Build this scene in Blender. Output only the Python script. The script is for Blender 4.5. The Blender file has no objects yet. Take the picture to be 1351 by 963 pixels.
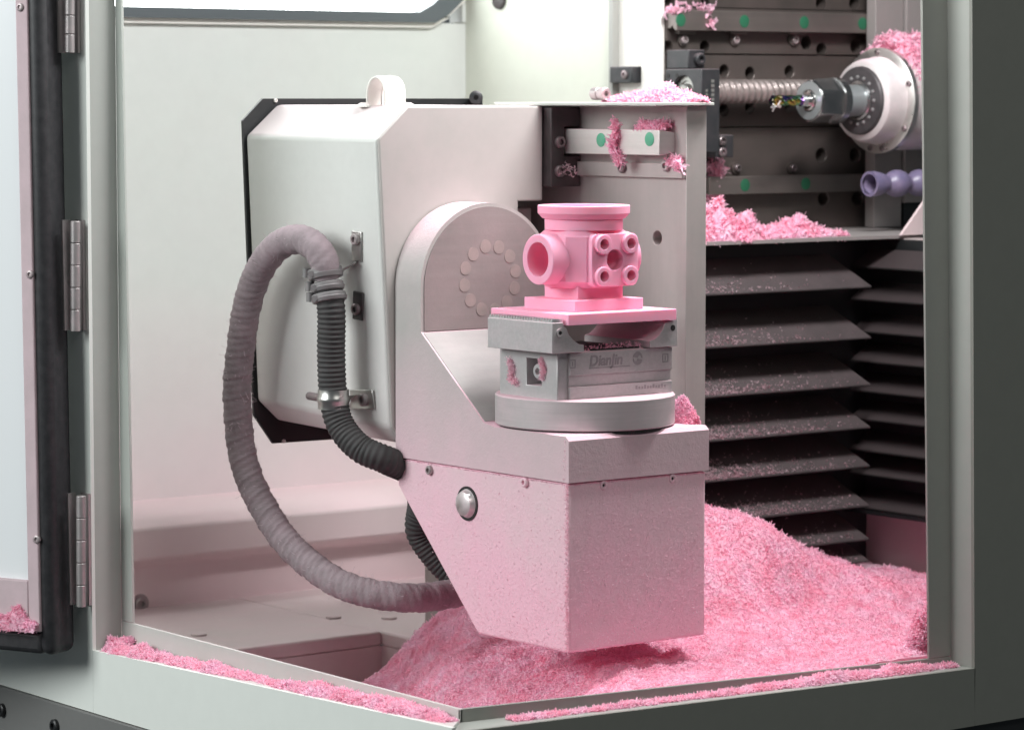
import bpy, bmesh, math, random
import numpy as np
from mathutils import Matrix, Vector
random.seed(7); RNG = np.random.default_rng(7)
S = bpy.context.scene
COL = S.collection

# ------------------------------------------------------------------ camera
F, CX, CY = 4200., 675.5, 481.5              # photo pixels (1351 x 963)
HEAD, PITCH = math.radians(52.5), math.radians(-4.8)
FW = np.array([math.cos(HEAD)*math.cos(PITCH), math.sin(HEAD)*math.cos(PITCH), math.sin(PITCH)])
RT = np.array([math.sin(HEAD), -math.cos(HEAD), 0.]); UP = np.cross(RT, FW)
def ray(x, y): return FW + RT*(x-CX)/F - UP*(y-CY)/F
CAM = -ray(750, 862)*2.2                     # front lower corner of the tilting block is the origin
def P(x, y, X=None, Y=None, Z=None, pt=None, n=None):
    r = ray(x, y)
    if X is not None: t = (X-CAM[0])/r[0]
    elif Y is not None: t = (Y-CAM[1])/r[1]
    elif Z is not None: t = (Z-CAM[2])/r[2]
    else: t = np.dot(np.array(pt)-CAM, n)/np.dot(r, n)
    return CAM + r*t
cd = bpy.data.cameras.new('camera'); cam = bpy.data.objects.new('camera', cd); COL.objects.link(cam)
cam.matrix_world = Matrix(((RT[0], UP[0], -FW[0], CAM[0]), (RT[1], UP[1], -FW[1], CAM[1]), (RT[2], UP[2], -FW[2], CAM[2]), (0, 0, 0, 1)))
cd.sensor_width = 36; cd.lens = F/1351*36; cd.clip_end = 50; cd.clip_start = .05
cd.dof.use_dof = True; cd.dof.focus_distance = 2.27; cd.dof.aperture_fstop = 15
S.camera = cam

# ------------------------------------------------------------------ light
w = bpy.data.worlds.new('World'); S.world = w; w.use_nodes = True
w.node_tree.nodes['Background'].inputs[0].default_value = (.80, .92, 1, 1)
w.node_tree.nodes['Background'].inputs[1].default_value = .075
def area(name, loc, target, sx, sy, power, col):
    l = bpy.data.lights.new(name, 'AREA'); l.shape = 'RECTANGLE'; l.size = sx; l.size_y = sy; l.energy = power; l.color = col
    o = bpy.data.objects.new(name, l); COL.objects.link(o); o.location = loc
    o.rotation_euler = (Vector(target)-Vector(loc)).to_track_quat('-Z', 'Y').to_euler()
    return o
area('room_window_light', (-2.1, .75, 1.15), (0, .2, .1), 1.3, 1.1, 52, (.96, 1, .995))
area('front_fill_light', (-.5, -2.6, 2.3), (.1, .1, .1), 1.4, .8, 25, (1, .99, .95))  # unseen fill lamp, added to lift the front-facing surfaces
area('cabinet_lamp', (.10, .02, .86), (.16, .40, .1), .45, .10, 2.3, (.95, .99, 1))
area('cabinet_lamp', (.28, -.05, .82), (.24, .06, 0), .36, .08, 7.6, (1, .99, .985))  # second lamp, added to brighten the chip heap and block front
S.view_settings.view_transform = 'Standard'; S.view_settings.look = 'None'
S.view_settings.exposure = 0; S.view_settings.gamma = 1
S.render.engine = 'CYCLES'; S.cycles.max_bounces = 12; S.cycles.diffuse_bounces = 8; S.cycles.transmission_bounces = 8

# ------------------------------------------------------------------ materials
PINK = (.90, .36, .485); DUST = (.88, .55, .64)
def mat(name, base, rough=.5, metal=0., dust=0., dcol=DUST, nscale=18., bump=0., bscale=300., top=.0, grain=.04, mottle=0., mcol=None, zfade=None, streak=None, sss=0., spec=.5, fine=None):
    """painted / metal surface; dust = even share of pink dust, top = extra dust on upward faces, zfade=(z0,z1,amount) dust gathering towards the chips"""
    m = bpy.data.materials.new(name); m.use_nodes = True; nt = m.node_tree; N = nt.nodes; L = nt.links
    b = N['Principled BSDF']; b.inputs['Metallic'].default_value = metal; b.inputs['Roughness'].default_value = rough
    b.inputs['Specular IOR Level'].default_value = spec
    geo = N.new('ShaderNodeNewGeometry'); pos = geo.outputs['Position']
    def noise(sc, det=4, rgh=.6, vec=pos):
        n = N.new('ShaderNodeTexNoise'); n.inputs['Scale'].default_value = sc; n.inputs['Detail'].default_value = det
        n.inputs['Roughness'].default_value = rgh; L.new(vec, n.inputs['Vector']); return n.outputs['Fac']
    def math_(op, a, c, clamp=False):
        n = N.new('ShaderNodeMath'); n.operation = op; n.use_clamp = clamp
        for i, v in enumerate((a, c)):
            if isinstance(v, (int, float)): n.inputs[i].default_value = v
            else: L.new(v, n.inputs[i])
        return n.outputs[0]
    def mix(f, a, c, mode='MIX'):
        n = N.new('ShaderNodeMix'); n.data_type = 'RGBA'; n.blend_type = mode
        if isinstance(f, (int, float)): n.inputs[0].default_value = f
        else: L.new(f, n.inputs[0])
        for i, v in ((6, a), (7, c)):
            if isinstance(v, tuple): n.inputs[i].default_value = (*v, 1)
            else: L.new(v, n.inputs[i])
        return n.outputs[2]
    colr = tuple(base)
    if mcol:
        colr = mix(math_('MULTIPLY', math_('SUBTRACT', noise(nscale*.55, 6), .42), mottle*5, True), colr, mcol)
    if grain:
        g = math_('ADD', math_('MULTIPLY', noise(nscale*9, 3), grain*2), 1-grain)
        cg = N.new('ShaderNodeCombineColor')
        for i in range(3): L.new(g, cg.inputs[i])
        colr = mix(1., colr, cg.outputs[0], 'MULTIPLY')
    if streak:                                    # machining marks stretched along an axis
        mp = N.new('ShaderNodeMapping'); mp.inputs['Scale'].default_value = streak; L.new(pos, mp.inputs['Vector'])
        s_ = math_('ADD', math_('MULTIPLY', noise(1, 4, .6, mp.outputs[0]), .34), .83)
        cg = N.new('ShaderNodeCombineColor')
        for i in range(3): L.new(s_, cg.inputs[i])
        colr = mix(1., colr, cg.outputs[0], 'MULTIPLY')
    d = None
    if dust or top or zfade:
        d = math_('MULTIPLY', math_('SUBTRACT', noise(nscale, 6, .65), .28), 2.2*dust, True)
        if top:
            sp = N.new('ShaderNodeSeparateXYZ'); L.new(geo.outputs['Normal'], sp.inputs[0])
            d = math_('ADD', d, math_('MULTIPLY', math_('MULTIPLY', math_('SUBTRACT', sp.outputs[2], .25), 1.4, True), top), True)
        if zfade:
            sp2 = N.new('ShaderNodeSeparateXYZ'); L.new(pos, sp2.inputs[0])
            mr = N.new('ShaderNodeMapRange'); mr.inputs[1].default_value = zfade[0]; mr.inputs[2].default_value = zfade[1]
            mr.inputs[3].default_value = zfade[2]; mr.inputs[4].default_value = 0; L.new(sp2.outputs[2], mr.inputs[0])
            d = math_('ADD', d, math_('MULTIPLY', mr.outputs[0], math_('ADD', math_('MULTIPLY', noise(nscale*1.3, 5), 1.1), .42)), True)
        colr = mix(d, colr, dcol)
        L.new(math_('ADD', math_('MULTIPLY', d, .9-rough), rough), b.inputs['Roughness'])
        if metal: L.new(math_('MULTIPLY', math_('SUBTRACT', 1., math_('MULTIPLY', d, 1.6, True)), metal), b.inputs['Metallic'])
    if isinstance(colr, tuple): b.inputs['Base Color'].default_value = (*colr, 1)
    else: L.new(colr, b.inputs['Base Color'])
    if bump:
        bp = N.new('ShaderNodeBump'); bp.inputs['Strength'].default_value = bump; bp.inputs['Distance'].default_value = .0012
        h_ = noise(bscale, 5, .7)
        if d is not None: h_ = math_('MULTIPLY', h_, math_('ADD', d, .15))
        L.new(h_, bp.inputs['Height']); L.new(bp.outputs[0], b.inputs['Normal'])
    if sss:
        b.inputs['Subsurface Weight'].default_value = sss; b.inputs['Subsurface Radius'].default_value = (.005, .002, .0025); b.inputs['Subsurface Scale'].default_value = 1
    return m
def emit(name, col, s):
    m = bpy.data.materials.new(name); m.use_nodes = True; b = m.node_tree.nodes['Principled BSDF']
    b.inputs['Base Color'].default_value = (*col, 1); b.inputs['Emission Color'].default_value = (*col, 1); b.inputs['Emission Strength'].default_value = s
    return m
M = dict(
 wall=mat('cabinet_paint_inside', (.61, .645, .62), .42, dust=.05, nscale=7, mottle=.16, mcol=(.57, .58, .53), zfade=(-.05, .22, .42), top=.2),
 ledge=mat('dusty_ledge_paint', (.70, .63, .62), .5, dust=.25, dcol=(.84, .60, .65), nscale=9, top=.35, zfade=(-.06, .06, .5)),
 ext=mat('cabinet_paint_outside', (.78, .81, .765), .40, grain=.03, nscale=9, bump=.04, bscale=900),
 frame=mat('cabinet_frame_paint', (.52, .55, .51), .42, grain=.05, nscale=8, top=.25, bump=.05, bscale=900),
 jamb=mat('cabinet_jamb_shaded', (.42, .44, .41), .42, grain=.05, nscale=8, bump=.05, bscale=900),  # frame paint, darkened for the shade on the left return
 frontshade=mat('cabinet_front_shaded', (.225, .232, .205), .5, grain=.05, nscale=9, bump=.05, bscale=900),  # same paint as the side, with the front's shade put into the colour
 frontflange=mat('front_flange_shaded', (.28, .287, .262), .45, grain=.06, nscale=9, bump=.05, bscale=900),  # frame paint with the shade on the front flanges mixed in
 frameb=mat('front_ledge_shaded', (.36, .375, .345), .42, grain=.05, nscale=9, bump=.05, bscale=900),  # frame paint toned down to carry the shade on ledge and return
 dark=mat('dark_grey_panel', (.17, .17, .165), .5, grain=.06, bump=.1, bscale=1200),
 black=mat('black_paint', (.014, .015, .016), .45, grain=.1, dust=.0, bump=.08, bscale=900),
 doorblack=mat('black_door_paint', (.011, .012, .014), .5, bump=.25, bscale=700, dust=.05, dcol=(.5, .45, .48), nscale=160),
 seal=mat('dusty_seal', (.50, .40, .42), .7, dust=.35, nscale=40, dcol=(.80, .60, .66), bump=.3, bscale=700),
 pane=mat('door_pane', (.80, .83, .845), .22, grain=.0, dust=.02),
 hinge=mat('dull_hinge_steel', (.42, .41, .40), .45, .8, dust=.15, grain=.1, nscale=60),
 steel=mat('brushed_steel', (.55, .54, .52), .32, 1., grain=.06, nscale=60),
 screw=mat('dark_screw', (.16, .155, .15), .38, .9, dust=.25, nscale=120),
 greyscrew=mat('grey_screw', (.32, .31, .30), .42, .7, dust=.3, nscale=120),
 hole=mat('bore_dark', (.02, .018, .018), .7),
 housing=mat('housing_paint', (.70, .715, .685), .36, dust=.03, nscale=12, top=.35, zfade=(.10, .30, .14), bump=.05, bscale=900),
 hfront=mat('housing_front_paint', (.43, .41, .39), .45, dust=.17, dcol=(.80, .62, .64), nscale=14, bump=.12, bscale=600),
 arm=mat('arm_dusty_cast', (.44, .43, .41), .55, dust=.20, dcol=(.93, .565, .675), nscale=13, top=.5, zfade=(-.02, .215, .95), bump=.7, bscale=330, grain=.05),
 cover=mat('block_cover_dusty', (.66, .58, .575), .7, dust=.42, dcol=(.93, .565, .675), nscale=15, top=.8, zfade=(-.06, .20, 1.15), bump=.9, bscale=380, grain=.05),
 disc=mat('arm_disc_face', (.29, .25, .245), .6, dust=.30, dcol=(.55, .38, .40), nscale=30, bump=.25, bscale=500, streak=(8, 60, 160)),
 slope=mat('arm_milled_slope', (.31, .30, .29), .55, dust=.22, dcol=(.70, .52, .56), nscale=20, bump=.2, bscale=500, streak=(8, 60, 160)),
 bolt=mat('flush_bolt', (.325, .275, .262), .55, dust=.3, dcol=(.75, .50, .50), nscale=80),
 alu=mat('turned_aluminium', (.47, .455, .45), .5, .3, dust=.26, nscale=25, top=.6, grain=.05, streak=(20, 20, 500)),
 vise=mat('vise_steel', (.44, .44, .435), .5, .35, dust=.28, dcol=(.74, .52, .58), nscale=45, top=.7, bump=.25, bscale=1500, grain=.2),
 visecut=mat('vise_ground_steel', (.50, .505, .50), .42, .5, dust=.14, dcol=(.74, .52, .58), nscale=40, top=.6, grain=.10),
 vdark=mat('vise_engraving', (.29, .262, .272), .6),
 serr=mat('serrated_steel', (.6, .6, .6), .3, .9, grain=.1),
 wax=mat('pink_wax', (.965, .435, .59), .7, grain=.02, nscale=30, sss=.4, bump=.05, bscale=1500, spec=.2),
 slab=mat('guide_plate_steel', (.38, .36, .345), .45, .25, dust=.18, dcol=(.66, .52, .52), nscale=22, streak=(60, 60, 5), top=.6),
 rail=mat('rail_steel', (.62, .63, .60), .36, .55, dust=.12, nscale=35, top=.7, streak=(4, 4, 200)),
 railblack=mat('carriage_black', (.035, .033, .033), .5, dust=.1, nscale=60, dcol=(.45, .30, .33)),
 green=mat('green_cap', (.03, .36, .20), .45, dust=.12, nscale=60),
 greendark=mat('dark_green_cap', (.012, .13, .065), .5, dust=.1, dcol=(.2, .2, .16), nscale=60),
 plate=mat('column_plate', (.10, .088, .080), .42, .55, dust=.20, dcol=(.26, .16, .16), nscale=20, streak=(3, 3, 90)),
 colrail=mat('column_rail', (.17, .152, .14), .38, .6, dust=.15, dcol=(.30, .20, .20), nscale=25, streak=(3, 3, 200)),
 anod=mat('black_anodised', (.026, .030, .033), .42, .2, dust=.08, dcol=(.4, .3, .32), nscale=90, top=.35),
 column=mat('column_paint', (.62, .65, .57), .42, dust=.05, nscale=8, mottle=.1, mcol=(.52, .52, .42)),
 colstrip=mat('column_strip', (.34, .34, .32), .5),
 white=mat('white_plastic', (.80, .78, .74), .4, top=.2, grain=.04),
 fabric=mat('wrapped_fabric', (.25, .215, .225), .95, dust=.55, dcol=(.55, .43, .47), nscale=40, bump=1., bscale=1300, grain=.25, top=.4),
 rubber=mat('black_corrugated', (.028, .029, .029), .7, dust=.08, nscale=90, dcol=(.4, .33, .34)),
 clampgrey=mat('clamp_grey', (.20, .195, .195), .5, .3, dust=.25, dcol=(.45, .38, .4), nscale=80),
 spin=mat('spindle_shell', (.60, .585, .57), .38, .5, dust=.38, dcol=(.82, .60, .66), nscale=22, top=.5, grain=.08),
 spinring=mat('spindle_ring_steel', (.6, .59, .57), .25, 1., dust=.14, nscale=40),
 nut=mat('collet_nut_steel', (.42, .42, .42), .24, 1., dust=.03, nscale=60, grain=.03),
 nutface=mat('collet_nut_face', (.42, .45, .46), .33, .6, grain=.03),
 spblack=mat('spindle_black_seal', (.03, .031, .032), .45, dust=.12, dcol=(.5, .36, .4), nscale=80),
 bright=mat('bright_steel', (.75, .74, .72), .16, 1.),
 carr=mat('carriage_plate', (.30, .285, .275), .5, .2, dust=.22, dcol=(.5, .36, .38), nscale=25),
 nozzle=mat('coolant_nozzle_plastic', (.13, .12, .22), .35, grain=.08, dust=.14, nscale=60, spec=.6),
 slat=mat('bellows_black', (.012, .011, .011), .5, dust=.03, dcol=(.22, .15, .16), nscale=60, top=.15, bump=.2, bscale=900),
 slatdust=mat('bellows_dusty', (.022, .020, .020), .6, dust=.14, dcol=(.22, .155, .165), nscale=45, top=.26, bump=.5, bscale=900),
 wallpink=mat('dusty_side_wall', (.40, .35, .34), .6, dust=.35, dcol=(.6, .42, .45), nscale=15),
 floor=mat('tray_floor', (.62, .555, .545), .5, dust=.24, nscale=12, top=.12, mottle=.1, mcol=(.45, .38, .36)),
)
# window glow: a lit frosted pane
M['lit'] = emit('lit_frosted_pane', (.97, 1, 1), 6.)
# chips: thin translucent curls
def chipmat(name, c):
    m = bpy.data.materials.new(name); m.use_nodes = True; nt = m.node_tree; b = nt.nodes['Principled BSDF']; L = nt.links
    b.inputs['Roughness'].default_value = .8; b.inputs['Specular IOR Level'].default_value = .12
    g = nt.nodes.new('ShaderNodeNewGeometry'); n = nt.nodes.new('ShaderNodeTexNoise'); n.inputs['Scale'].default_value = 55; L.new(g.outputs['Position'], n.inputs['Vector'])
    r = nt.nodes.new('ShaderNodeValToRGB'); r.color_ramp.elements[0].position = .34; r.color_ramp.elements[1].position = .68
    r.color_ramp.elements[0].color = (c[0], c[1]*.90, c[2]*.92, 1); r.color_ramp.elements[1].color = (c[0], min(1, c[1]*1.12), min(1, c[2]*1.09), 1)
    L.new(n.outputs['Fac'], r.inputs[0]); L.new(r.outputs[0], b.inputs['Base Color'])
    t = nt.nodes.new('ShaderNodeBsdfTranslucent'); L.new(r.outputs[0], t.inputs[0])
    mx = nt.nodes.new('ShaderNodeMixShader'); mx.inputs[0].default_value = .45
    L.new(b.outputs[0], mx.inputs[1]); L.new(t.outputs[0], mx.inputs[2]); L.new(mx.outputs[0], nt.nodes['Material Output'].inputs[0])
    return m
M['chip'] = chipmat('pink_wax_chips', (1., .64, .775)); M['dustchip'] = chipmat('pink_wax_dust', (.97, .72, .80)); M['slatchip'] = chipmat('dull_dust', (.55, .38, .42))
# iridescent end mill
m = mat('iridescent_cutter', (.5, .5, .5), .22, 1., grain=0); M['cutter'] = m
nt = m.node_tree; g = nt.nodes.new('ShaderNodeNewGeometry'); sp = nt.nodes.new('ShaderNodeTexNoise'); sp.inputs['Scale'].default_value = 130
nt.links.new(g.outputs['Position'], sp.inputs['Vector']); r = nt.nodes.new('ShaderNodeValToRGB'); cr = r.color_ramp
cr.elements[0].position = .3; cr.elements[0].color = (.05, .10, .30, 1); cr.elements[1].position = .7; cr.elements[1].color = (.55, .30, .10, 1)
for p_, c_ in ((.42, (.35, .10, .40, 1)), (.5, (.10, .45, .22, 1)), (.6, (.6, .5, .10, 1))): e = cr.elements.new(p_); e.color = c_
nt.links.new(sp.outputs['Fac'], r.inputs[0]); nt.links.new(r.outputs[0], nt.nodes['Principled BSDF'].inputs['Base Color'])

# ------------------------------------------------------------------ mesh helpers
class MB:
    def __init__(s): s.v = []; s.f = []
    def add(s, vs, fs):
        k = len(s.v); s.v += [tuple(map(float, q)) for q in vs]; s.f += [tuple(i+k for i in q) for q in fs]; return s
    def hexa(s, p):   # 4 bottom ccw + 4 top
        return s.add(p, [(3, 2, 1, 0), (4, 5, 6, 7), (0, 1, 5, 4), (1, 2, 6, 5), (2, 3, 7, 6), (3, 0, 4, 7)])
    def box(s, x0, x1, y0, y1, z0, z1):
        return s.hexa([(x0, y0, z0), (x1, y0, z0), (x1, y1, z0), (x0, y1, z0), (x0, y0, z1), (x1, y0, z1), (x1, y1, z1), (x0, y1, z1)])
    def loft(s, A, B):
        n = len(A); return s.add(list(A)+list(B), [tuple(range(n))[::-1], tuple(range(n, 2*n))]+[(i, (i+1) % n, n+(i+1) % n, n+i) for i in range(n)])
    def prism(s, prof, ax, a, b):   # prof = 2D points in the two other axes (order x,y,z)
        def mk(t):
            return [{'x': (t, u, v), 'y': (u, t, v), 'z': (u, v, t)}[ax] for u, v in prof]
        return s.loft(mk(a), mk(b))
    def lathe(s, c, d, prof, n=48, cap=(True, True), phase=0.):   # prof = (distance along d, radius)
        c = Vector(c); d = Vector(d).normalized(); a = d.orthogonal().normalized()
        if abs(d.z) < .9: a = Vector((0, 0, 1)).cross(d).normalized()
        b = d.cross(a); k = len(s.v); m_ = len(prof)
        for t, r_ in prof:
            for i in range(n):
                q = 2*math.pi*i/n+phase; s.v.append(tuple(c+d*t+(a*math.cos(q)+b*math.sin(q))*r_))
        for j in range(m_-1):
            for i in range(n): s.f.append((k+j*n+i, k+j*n+(i+1) % n, k+(j+1)*n+(i+1) % n, k+(j+1)*n+i))
        if cap[0]: s.f.append(tuple(k+i for i in range(n))[::-1])
        if cap[1]: s.f.append(tuple(k+(m_-1)*n+i for i in range(n)))
        return s
    def cyl(s, p0, p1, r_, n=32):
        d = Vector(p1)-Vector(p0); return s.lathe(p0, d, [(0, r_), (d.length, r_)], n)
    def tube(s, path, rad, n=24, step=.003, cap=True):   # rad(s, theta) or number; path catmull-rom
        pts = [Vector(q) for q in path]; q = [pts[0]*2-pts[1]]+pts+[pts[-1]*2-pts[-2]]; out = []
        for i in range(1, len(q)-2):
            m_ = max(2, int((q[i+1]-q[i]).length/step))
            for j in range(m_):
                t = j/m_; out.append(.5*((2*q[i])+(q[i+1]-q[i-1])*t+(2*q[i-1]-5*q[i]+4*q[i+1]-q[i+2])*t*t+(3*q[i]-q[i-1]-3*q[i+1]+q[i+2])*t**3))
        out.append(pts[-1]); k = len(s.v); L_ = 0.; u = None
        for i, c in enumerate(out):
            T = (out[min(i+1, len(out)-1)]-out[max(i-1, 0)]).normalized()
            u = (T.orthogonal() if u is None else u-T*u.dot(T)).normalized(); v_ = T.cross(u)
            if i: L_ += (out[i]-out[i-1]).length
            for j in range(n):
                a = 2*math.pi*j/n; r_ = rad(L_, a) if callable(rad) else rad
                s.v.append(tuple(c+(u*math.cos(a)+v_*math.sin(a))*r_))
        for i in range(len(out)-1):
            for j in range(n): s.f.append((k+i*n+j, k+i*n+(j+1) % n, k+(i+1)*n+(j+1) % n, k+(i+1)*n+j))
        if cap: s.f += [tuple(k+j for j in range(n))[::-1], tuple(k+(len(out)-1)*n+j for j in range(n))]
        return s
    def mesh(s, name):
        me = bpy.data.meshes.new(name); me.from_pydata(s.v, [], s.f)
        bm = bmesh.new(); bm.from_mesh(me); bmesh.ops.recalc_face_normals(bm, faces=bm.faces); bm.to_mesh(me); bm.free(); return me
def smooth(me, ang=35):
    me.polygons.foreach_set('use_smooth', [True]*len(me.polygons))
    bm = bmesh.new(); bm.from_mesh(me); a = math.radians(ang)
    for e in bm.edges: e.smooth = len(e.link_faces) == 2 and e.calc_face_angle(3.) < a
    bm.to_mesh(me); bm.free()
def attach(o, parent):
    if parent is not None: o.parent = parent; o.matrix_parent_inverse = Matrix.Translation(-Vector(parent.location))
def obj(name, mb, mt, parent=None, bevel=0., cut=None, seg=2, op='DIFFERENCE'):
    me = mb.mesh(name) if isinstance(mb, MB) else mb
    me.materials.append(M[mt] if isinstance(mt, str) else mt)
    o = bpy.data.objects.new(name, me); COL.objects.link(o)
    if cut is not None:
        c = bpy.data.objects.new('cutter', cut.mesh('cutter')); COL.objects.link(c)
        md = o.modifiers.new('b', 'BOOLEAN'); md.object = c; md.solver = 'EXACT'; md.operation = op; bpy.context.view_layer.update()
        nm = bpy.data.meshes.new_from_object(o.evaluated_get(bpy.context.evaluated_depsgraph_get()))
        o.modifiers.clear(); o.data = nm; bpy.data.objects.remove(c); nm.name = name
    smooth(o.data)
    if bevel:
        md = o.modifiers.new('bevel', 'BEVEL'); md.width = bevel; md.segments = seg; md.limit_method = 'ANGLE'; md.angle_limit = math.radians(40); md.harden_normals = False
    attach(o, parent); return o
def thing(name, label, cat, base, group=None):
    o = bpy.data.objects.new(name, None); COL.objects.link(o); o.location = base; o.empty_display_size = .02
    tag(o, label, cat, group); return o
def tag(o, label, cat=None, group=None, kind=None):
    if label: o['label'] = label
    if cat: o['category'] = cat
    if group: o['group'] = group
    if kind: o['kind'] = kind
    return o
def structure(name, mb, mt, label, cat, **k): return tag(obj(name, mb, mt, None, **k), label, cat, kind='structure')
def sub(name, mb, mt, par, **k):      # a sub-part of a mesh part: world-space vertices
    o = obj(name, mb, mt, None, **k); o.parent = par
    o.matrix_parent_inverse = Matrix()
    return o
def screw(parent, p, n, r=.0035, h=.0025, mt='screw', name='screw', sub_=False):
    """socket cap screw, axis n"""
    m_ = MB().lathe(p, n, [(-.001, r), (h*.75, r), (h, r*.8), (h, r*.5), (h*.35, r*.45)], 20)
    return (sub if sub_ else lambda a, b, c, d: obj(a, b, c, d))(name, m_, mt, parent)

# ------------------------------------------------------------------ chips
def flakes(pts, nrm, L0, L1, W0, W1, lift=.6, curl=1.):
    """curled strips: 3 sections each, at pts with base normals nrm"""
    n = len(pts); r_ = RNG
    d = r_.normal(size=(n, 3)); d -= nrm*(np.sum(d*nrm, 1)*(1-lift))[:, None]; d /= np.linalg.norm(d, axis=1)[:, None]
    u = r_.normal(size=(n, 3)); u -= d*np.sum(u*d, 1)[:, None]; u /= np.linalg.norm(u, axis=1)[:, None]
    w_ = np.cross(d, u); L_ = r_.uniform(L0, L1, n)[:, None]; W = r_.uniform(W0, W1, n)[:, None]; c = (r_.uniform(.2, .6, n)*curl)[:, None]*L_
    V = []
    for t, wf in ((-.5, .55), (0, 1.), (.5, .5)):
        o = pts+d*L_*t+w_*c*(4*t*t)
        V += [o-u*W*.5*wf, o+u*W*.5*wf]
    V = np.stack(V, 1).reshape(-1, 3); k = (np.arange(n)*6)[:, None]
    Fq = np.concatenate([k+np.array([0, 1, 3, 2]), k+np.array([2, 3, 5, 4])], 1).reshape(-1, 4)
    return V, Fq
def npmesh(name, V, Fq):
    me = bpy.data.meshes.new(name); me.vertices.add(len(V)); me.vertices.foreach_set('co', V.astype(np.float32).ravel())
    k = Fq.shape[1]; me.loops.add(Fq.size); me.loops.foreach_set('vertex_index', Fq.astype(np.int32).ravel()); me.polygons.add(len(Fq))
    me.polygons.foreach_set('loop_start', (np.arange(len(Fq))*k).astype(np.int32)); me.polygons.foreach_set('loop_total', np.full(len(Fq), k, np.int32))
    me.update(); me.validate(); return me
def chips(name, label, blobs=(), pts=None, nrm=None, size=(.002, .005, .0008, .0018), base=None, lift=.6, curl=1., cat='chips', mt='chip'):
    """heap of wax chips: flakes scattered on pts (+ optional base grid V,F)"""
    V, Fq = flakes(pts, nrm, *size, lift=lift, curl=curl)
    if base is not None:
        bv, bf = base; Fq = np.concatenate([bf, Fq+len(bv)]); V = np.concatenate([bv, V])
    me = npmesh(name, V, Fq); me.materials.append(M[mt])
    o = bpy.data.objects.new(name, me); COL.objects.link(o); tag(o, label, cat, kind='stuff'); return o
def vnoise(x, y, sc, seed):
    r_ = np.random.default_rng(seed); o = 0
    for k in range(7):
        a = r_.uniform(0, 6.28); f_ = sc*r_.uniform(.6, 1.6); o = o+np.sin((x*math.cos(a)+y*math.sin(a))*f_+r_.uniform(0, 6.28))
    return o/7
def heap(name, label, A, B, width, height, n, up=(0, 0, 1), side=None, size=(.002, .005, .0008, .0018), seed=1, prof=None):
    """ridge of chips along A->B (3D), lying on a flat ledge; side = horizontal width direction; prof(t) scales the height"""
    A = np.array(A, float); B = np.array(B, float); up = np.array(up, float); ax = B-A; Ln = np.linalg.norm(ax)
    sd = np.array(side, float) if side is not None else np.cross(ax/Ln, up)
    NU, NV = max(6, int(Ln/.004)), 9
    def surf(u, v):
        pr = np.array([prof(t) for t in np.ravel(u)]).reshape(np.shape(u)) if prof else np.ones_like(u)
        hh = np.clip(1-(2*v-1)**2, 0, 1)**.8*height*pr*(.7+.55*vnoise(u*Ln, v*width, 260, seed)+.5*vnoise(u*Ln, v*width, 90, seed+1))
        ed = width*.12*vnoise(u*Ln, v*0, 300, seed+2)
        return A+ax*u[..., None]+sd*((v-.5)*width*(.45+.55*pr)+ed)[..., None]+up*np.maximum(hh, 0)[..., None]
    uu, vv = np.meshgrid(np.linspace(0, 1, NU), np.linspace(0, 1, NV), indexing='ij'); G = surf(uu, vv).reshape(-1, 3)
    i = np.arange(NU*NV).reshape(NU, NV); Fq = np.stack([i[:-1, :-1], i[1:, :-1], i[1:, 1:], i[:-1, 1:]], -1).reshape(-1, 4)
    u = RNG.uniform(0, 1, n); v = RNG.uniform(-.04, 1.04, n)
    p_ = surf(u, v)+up*.0004; nn = np.tile(up, (n, 1))
    return chips(name, label, pts=p_, nrm=nn, size=size, base=(G, Fq))

# ================================================================== SETTING
XA, YB = -.1526, -.08          # planes of the recessed flanges round the corner opening
XE, YE = -.1776, -.105         # outer skin
XC, YC, YW = .466, .45, .74    # column side, column front, back wall
ZF = -.05
# back wall with the window opening
wz0, wx1 = .4525, .441
bw = MB().box(-.17, XC-.003, YW, YW+.02, .024, wz0).box(wx1+.018, XC-.003, YW, YW+.02, wz0+.001, .66)
structure('back_wall', bw, 'wall', 'pale grey painted sheet metal wall at the back of the cabinet', 'wall')
wn = thing('window', 'bright frosted window in a black frame high in the back wall', 'window', (.1, YW, wz0))
def wprof(dx, dz, x1):   # outline with a cut lower right corner
    return [(-.17, wz0+dz), (x1-.022-dx, wz0+dz), (x1-.006-dx, wz0+dz+.008), (x1+.018-dx, wz0+.028+dz), (x1+.018-dx, .66), (-.17, .66)]
A = wprof(.018, .0095, wx1); B = wprof(0, 0, wx1)
fr = MB()
for a, b in ((0, 1), (1, 2), (2, 3), (3, 4)):
    q = [B[a], B[b], A[b], A[a]]; fr.prism(q, 'y', YW-.012, YW+.006)
obj('frame', fr, mat('window_frame_dark', (.09, .105, .115), .45, top=.6, dcol=(.7, .72, .74)), wn)  # black frame, base colour greyed for the glare of the bright pane
obj('pane', MB().prism(A, 'y', YW+.001, YW+.004), 'lit', wn)
gk = MB()
for a, b in ((0, 1), (1, 2), (2, 3)):
    q = [(B[a][0], B[a][1]-.0045), (B[b][0]+.004*(b > 1), B[b][1]-.0045+.001*(b > 1)), B[b], B[a]]; gk.prism(q, 'y', YW-.006, YW+.004)
obj('gasket', gk, 'white', wn)
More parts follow.
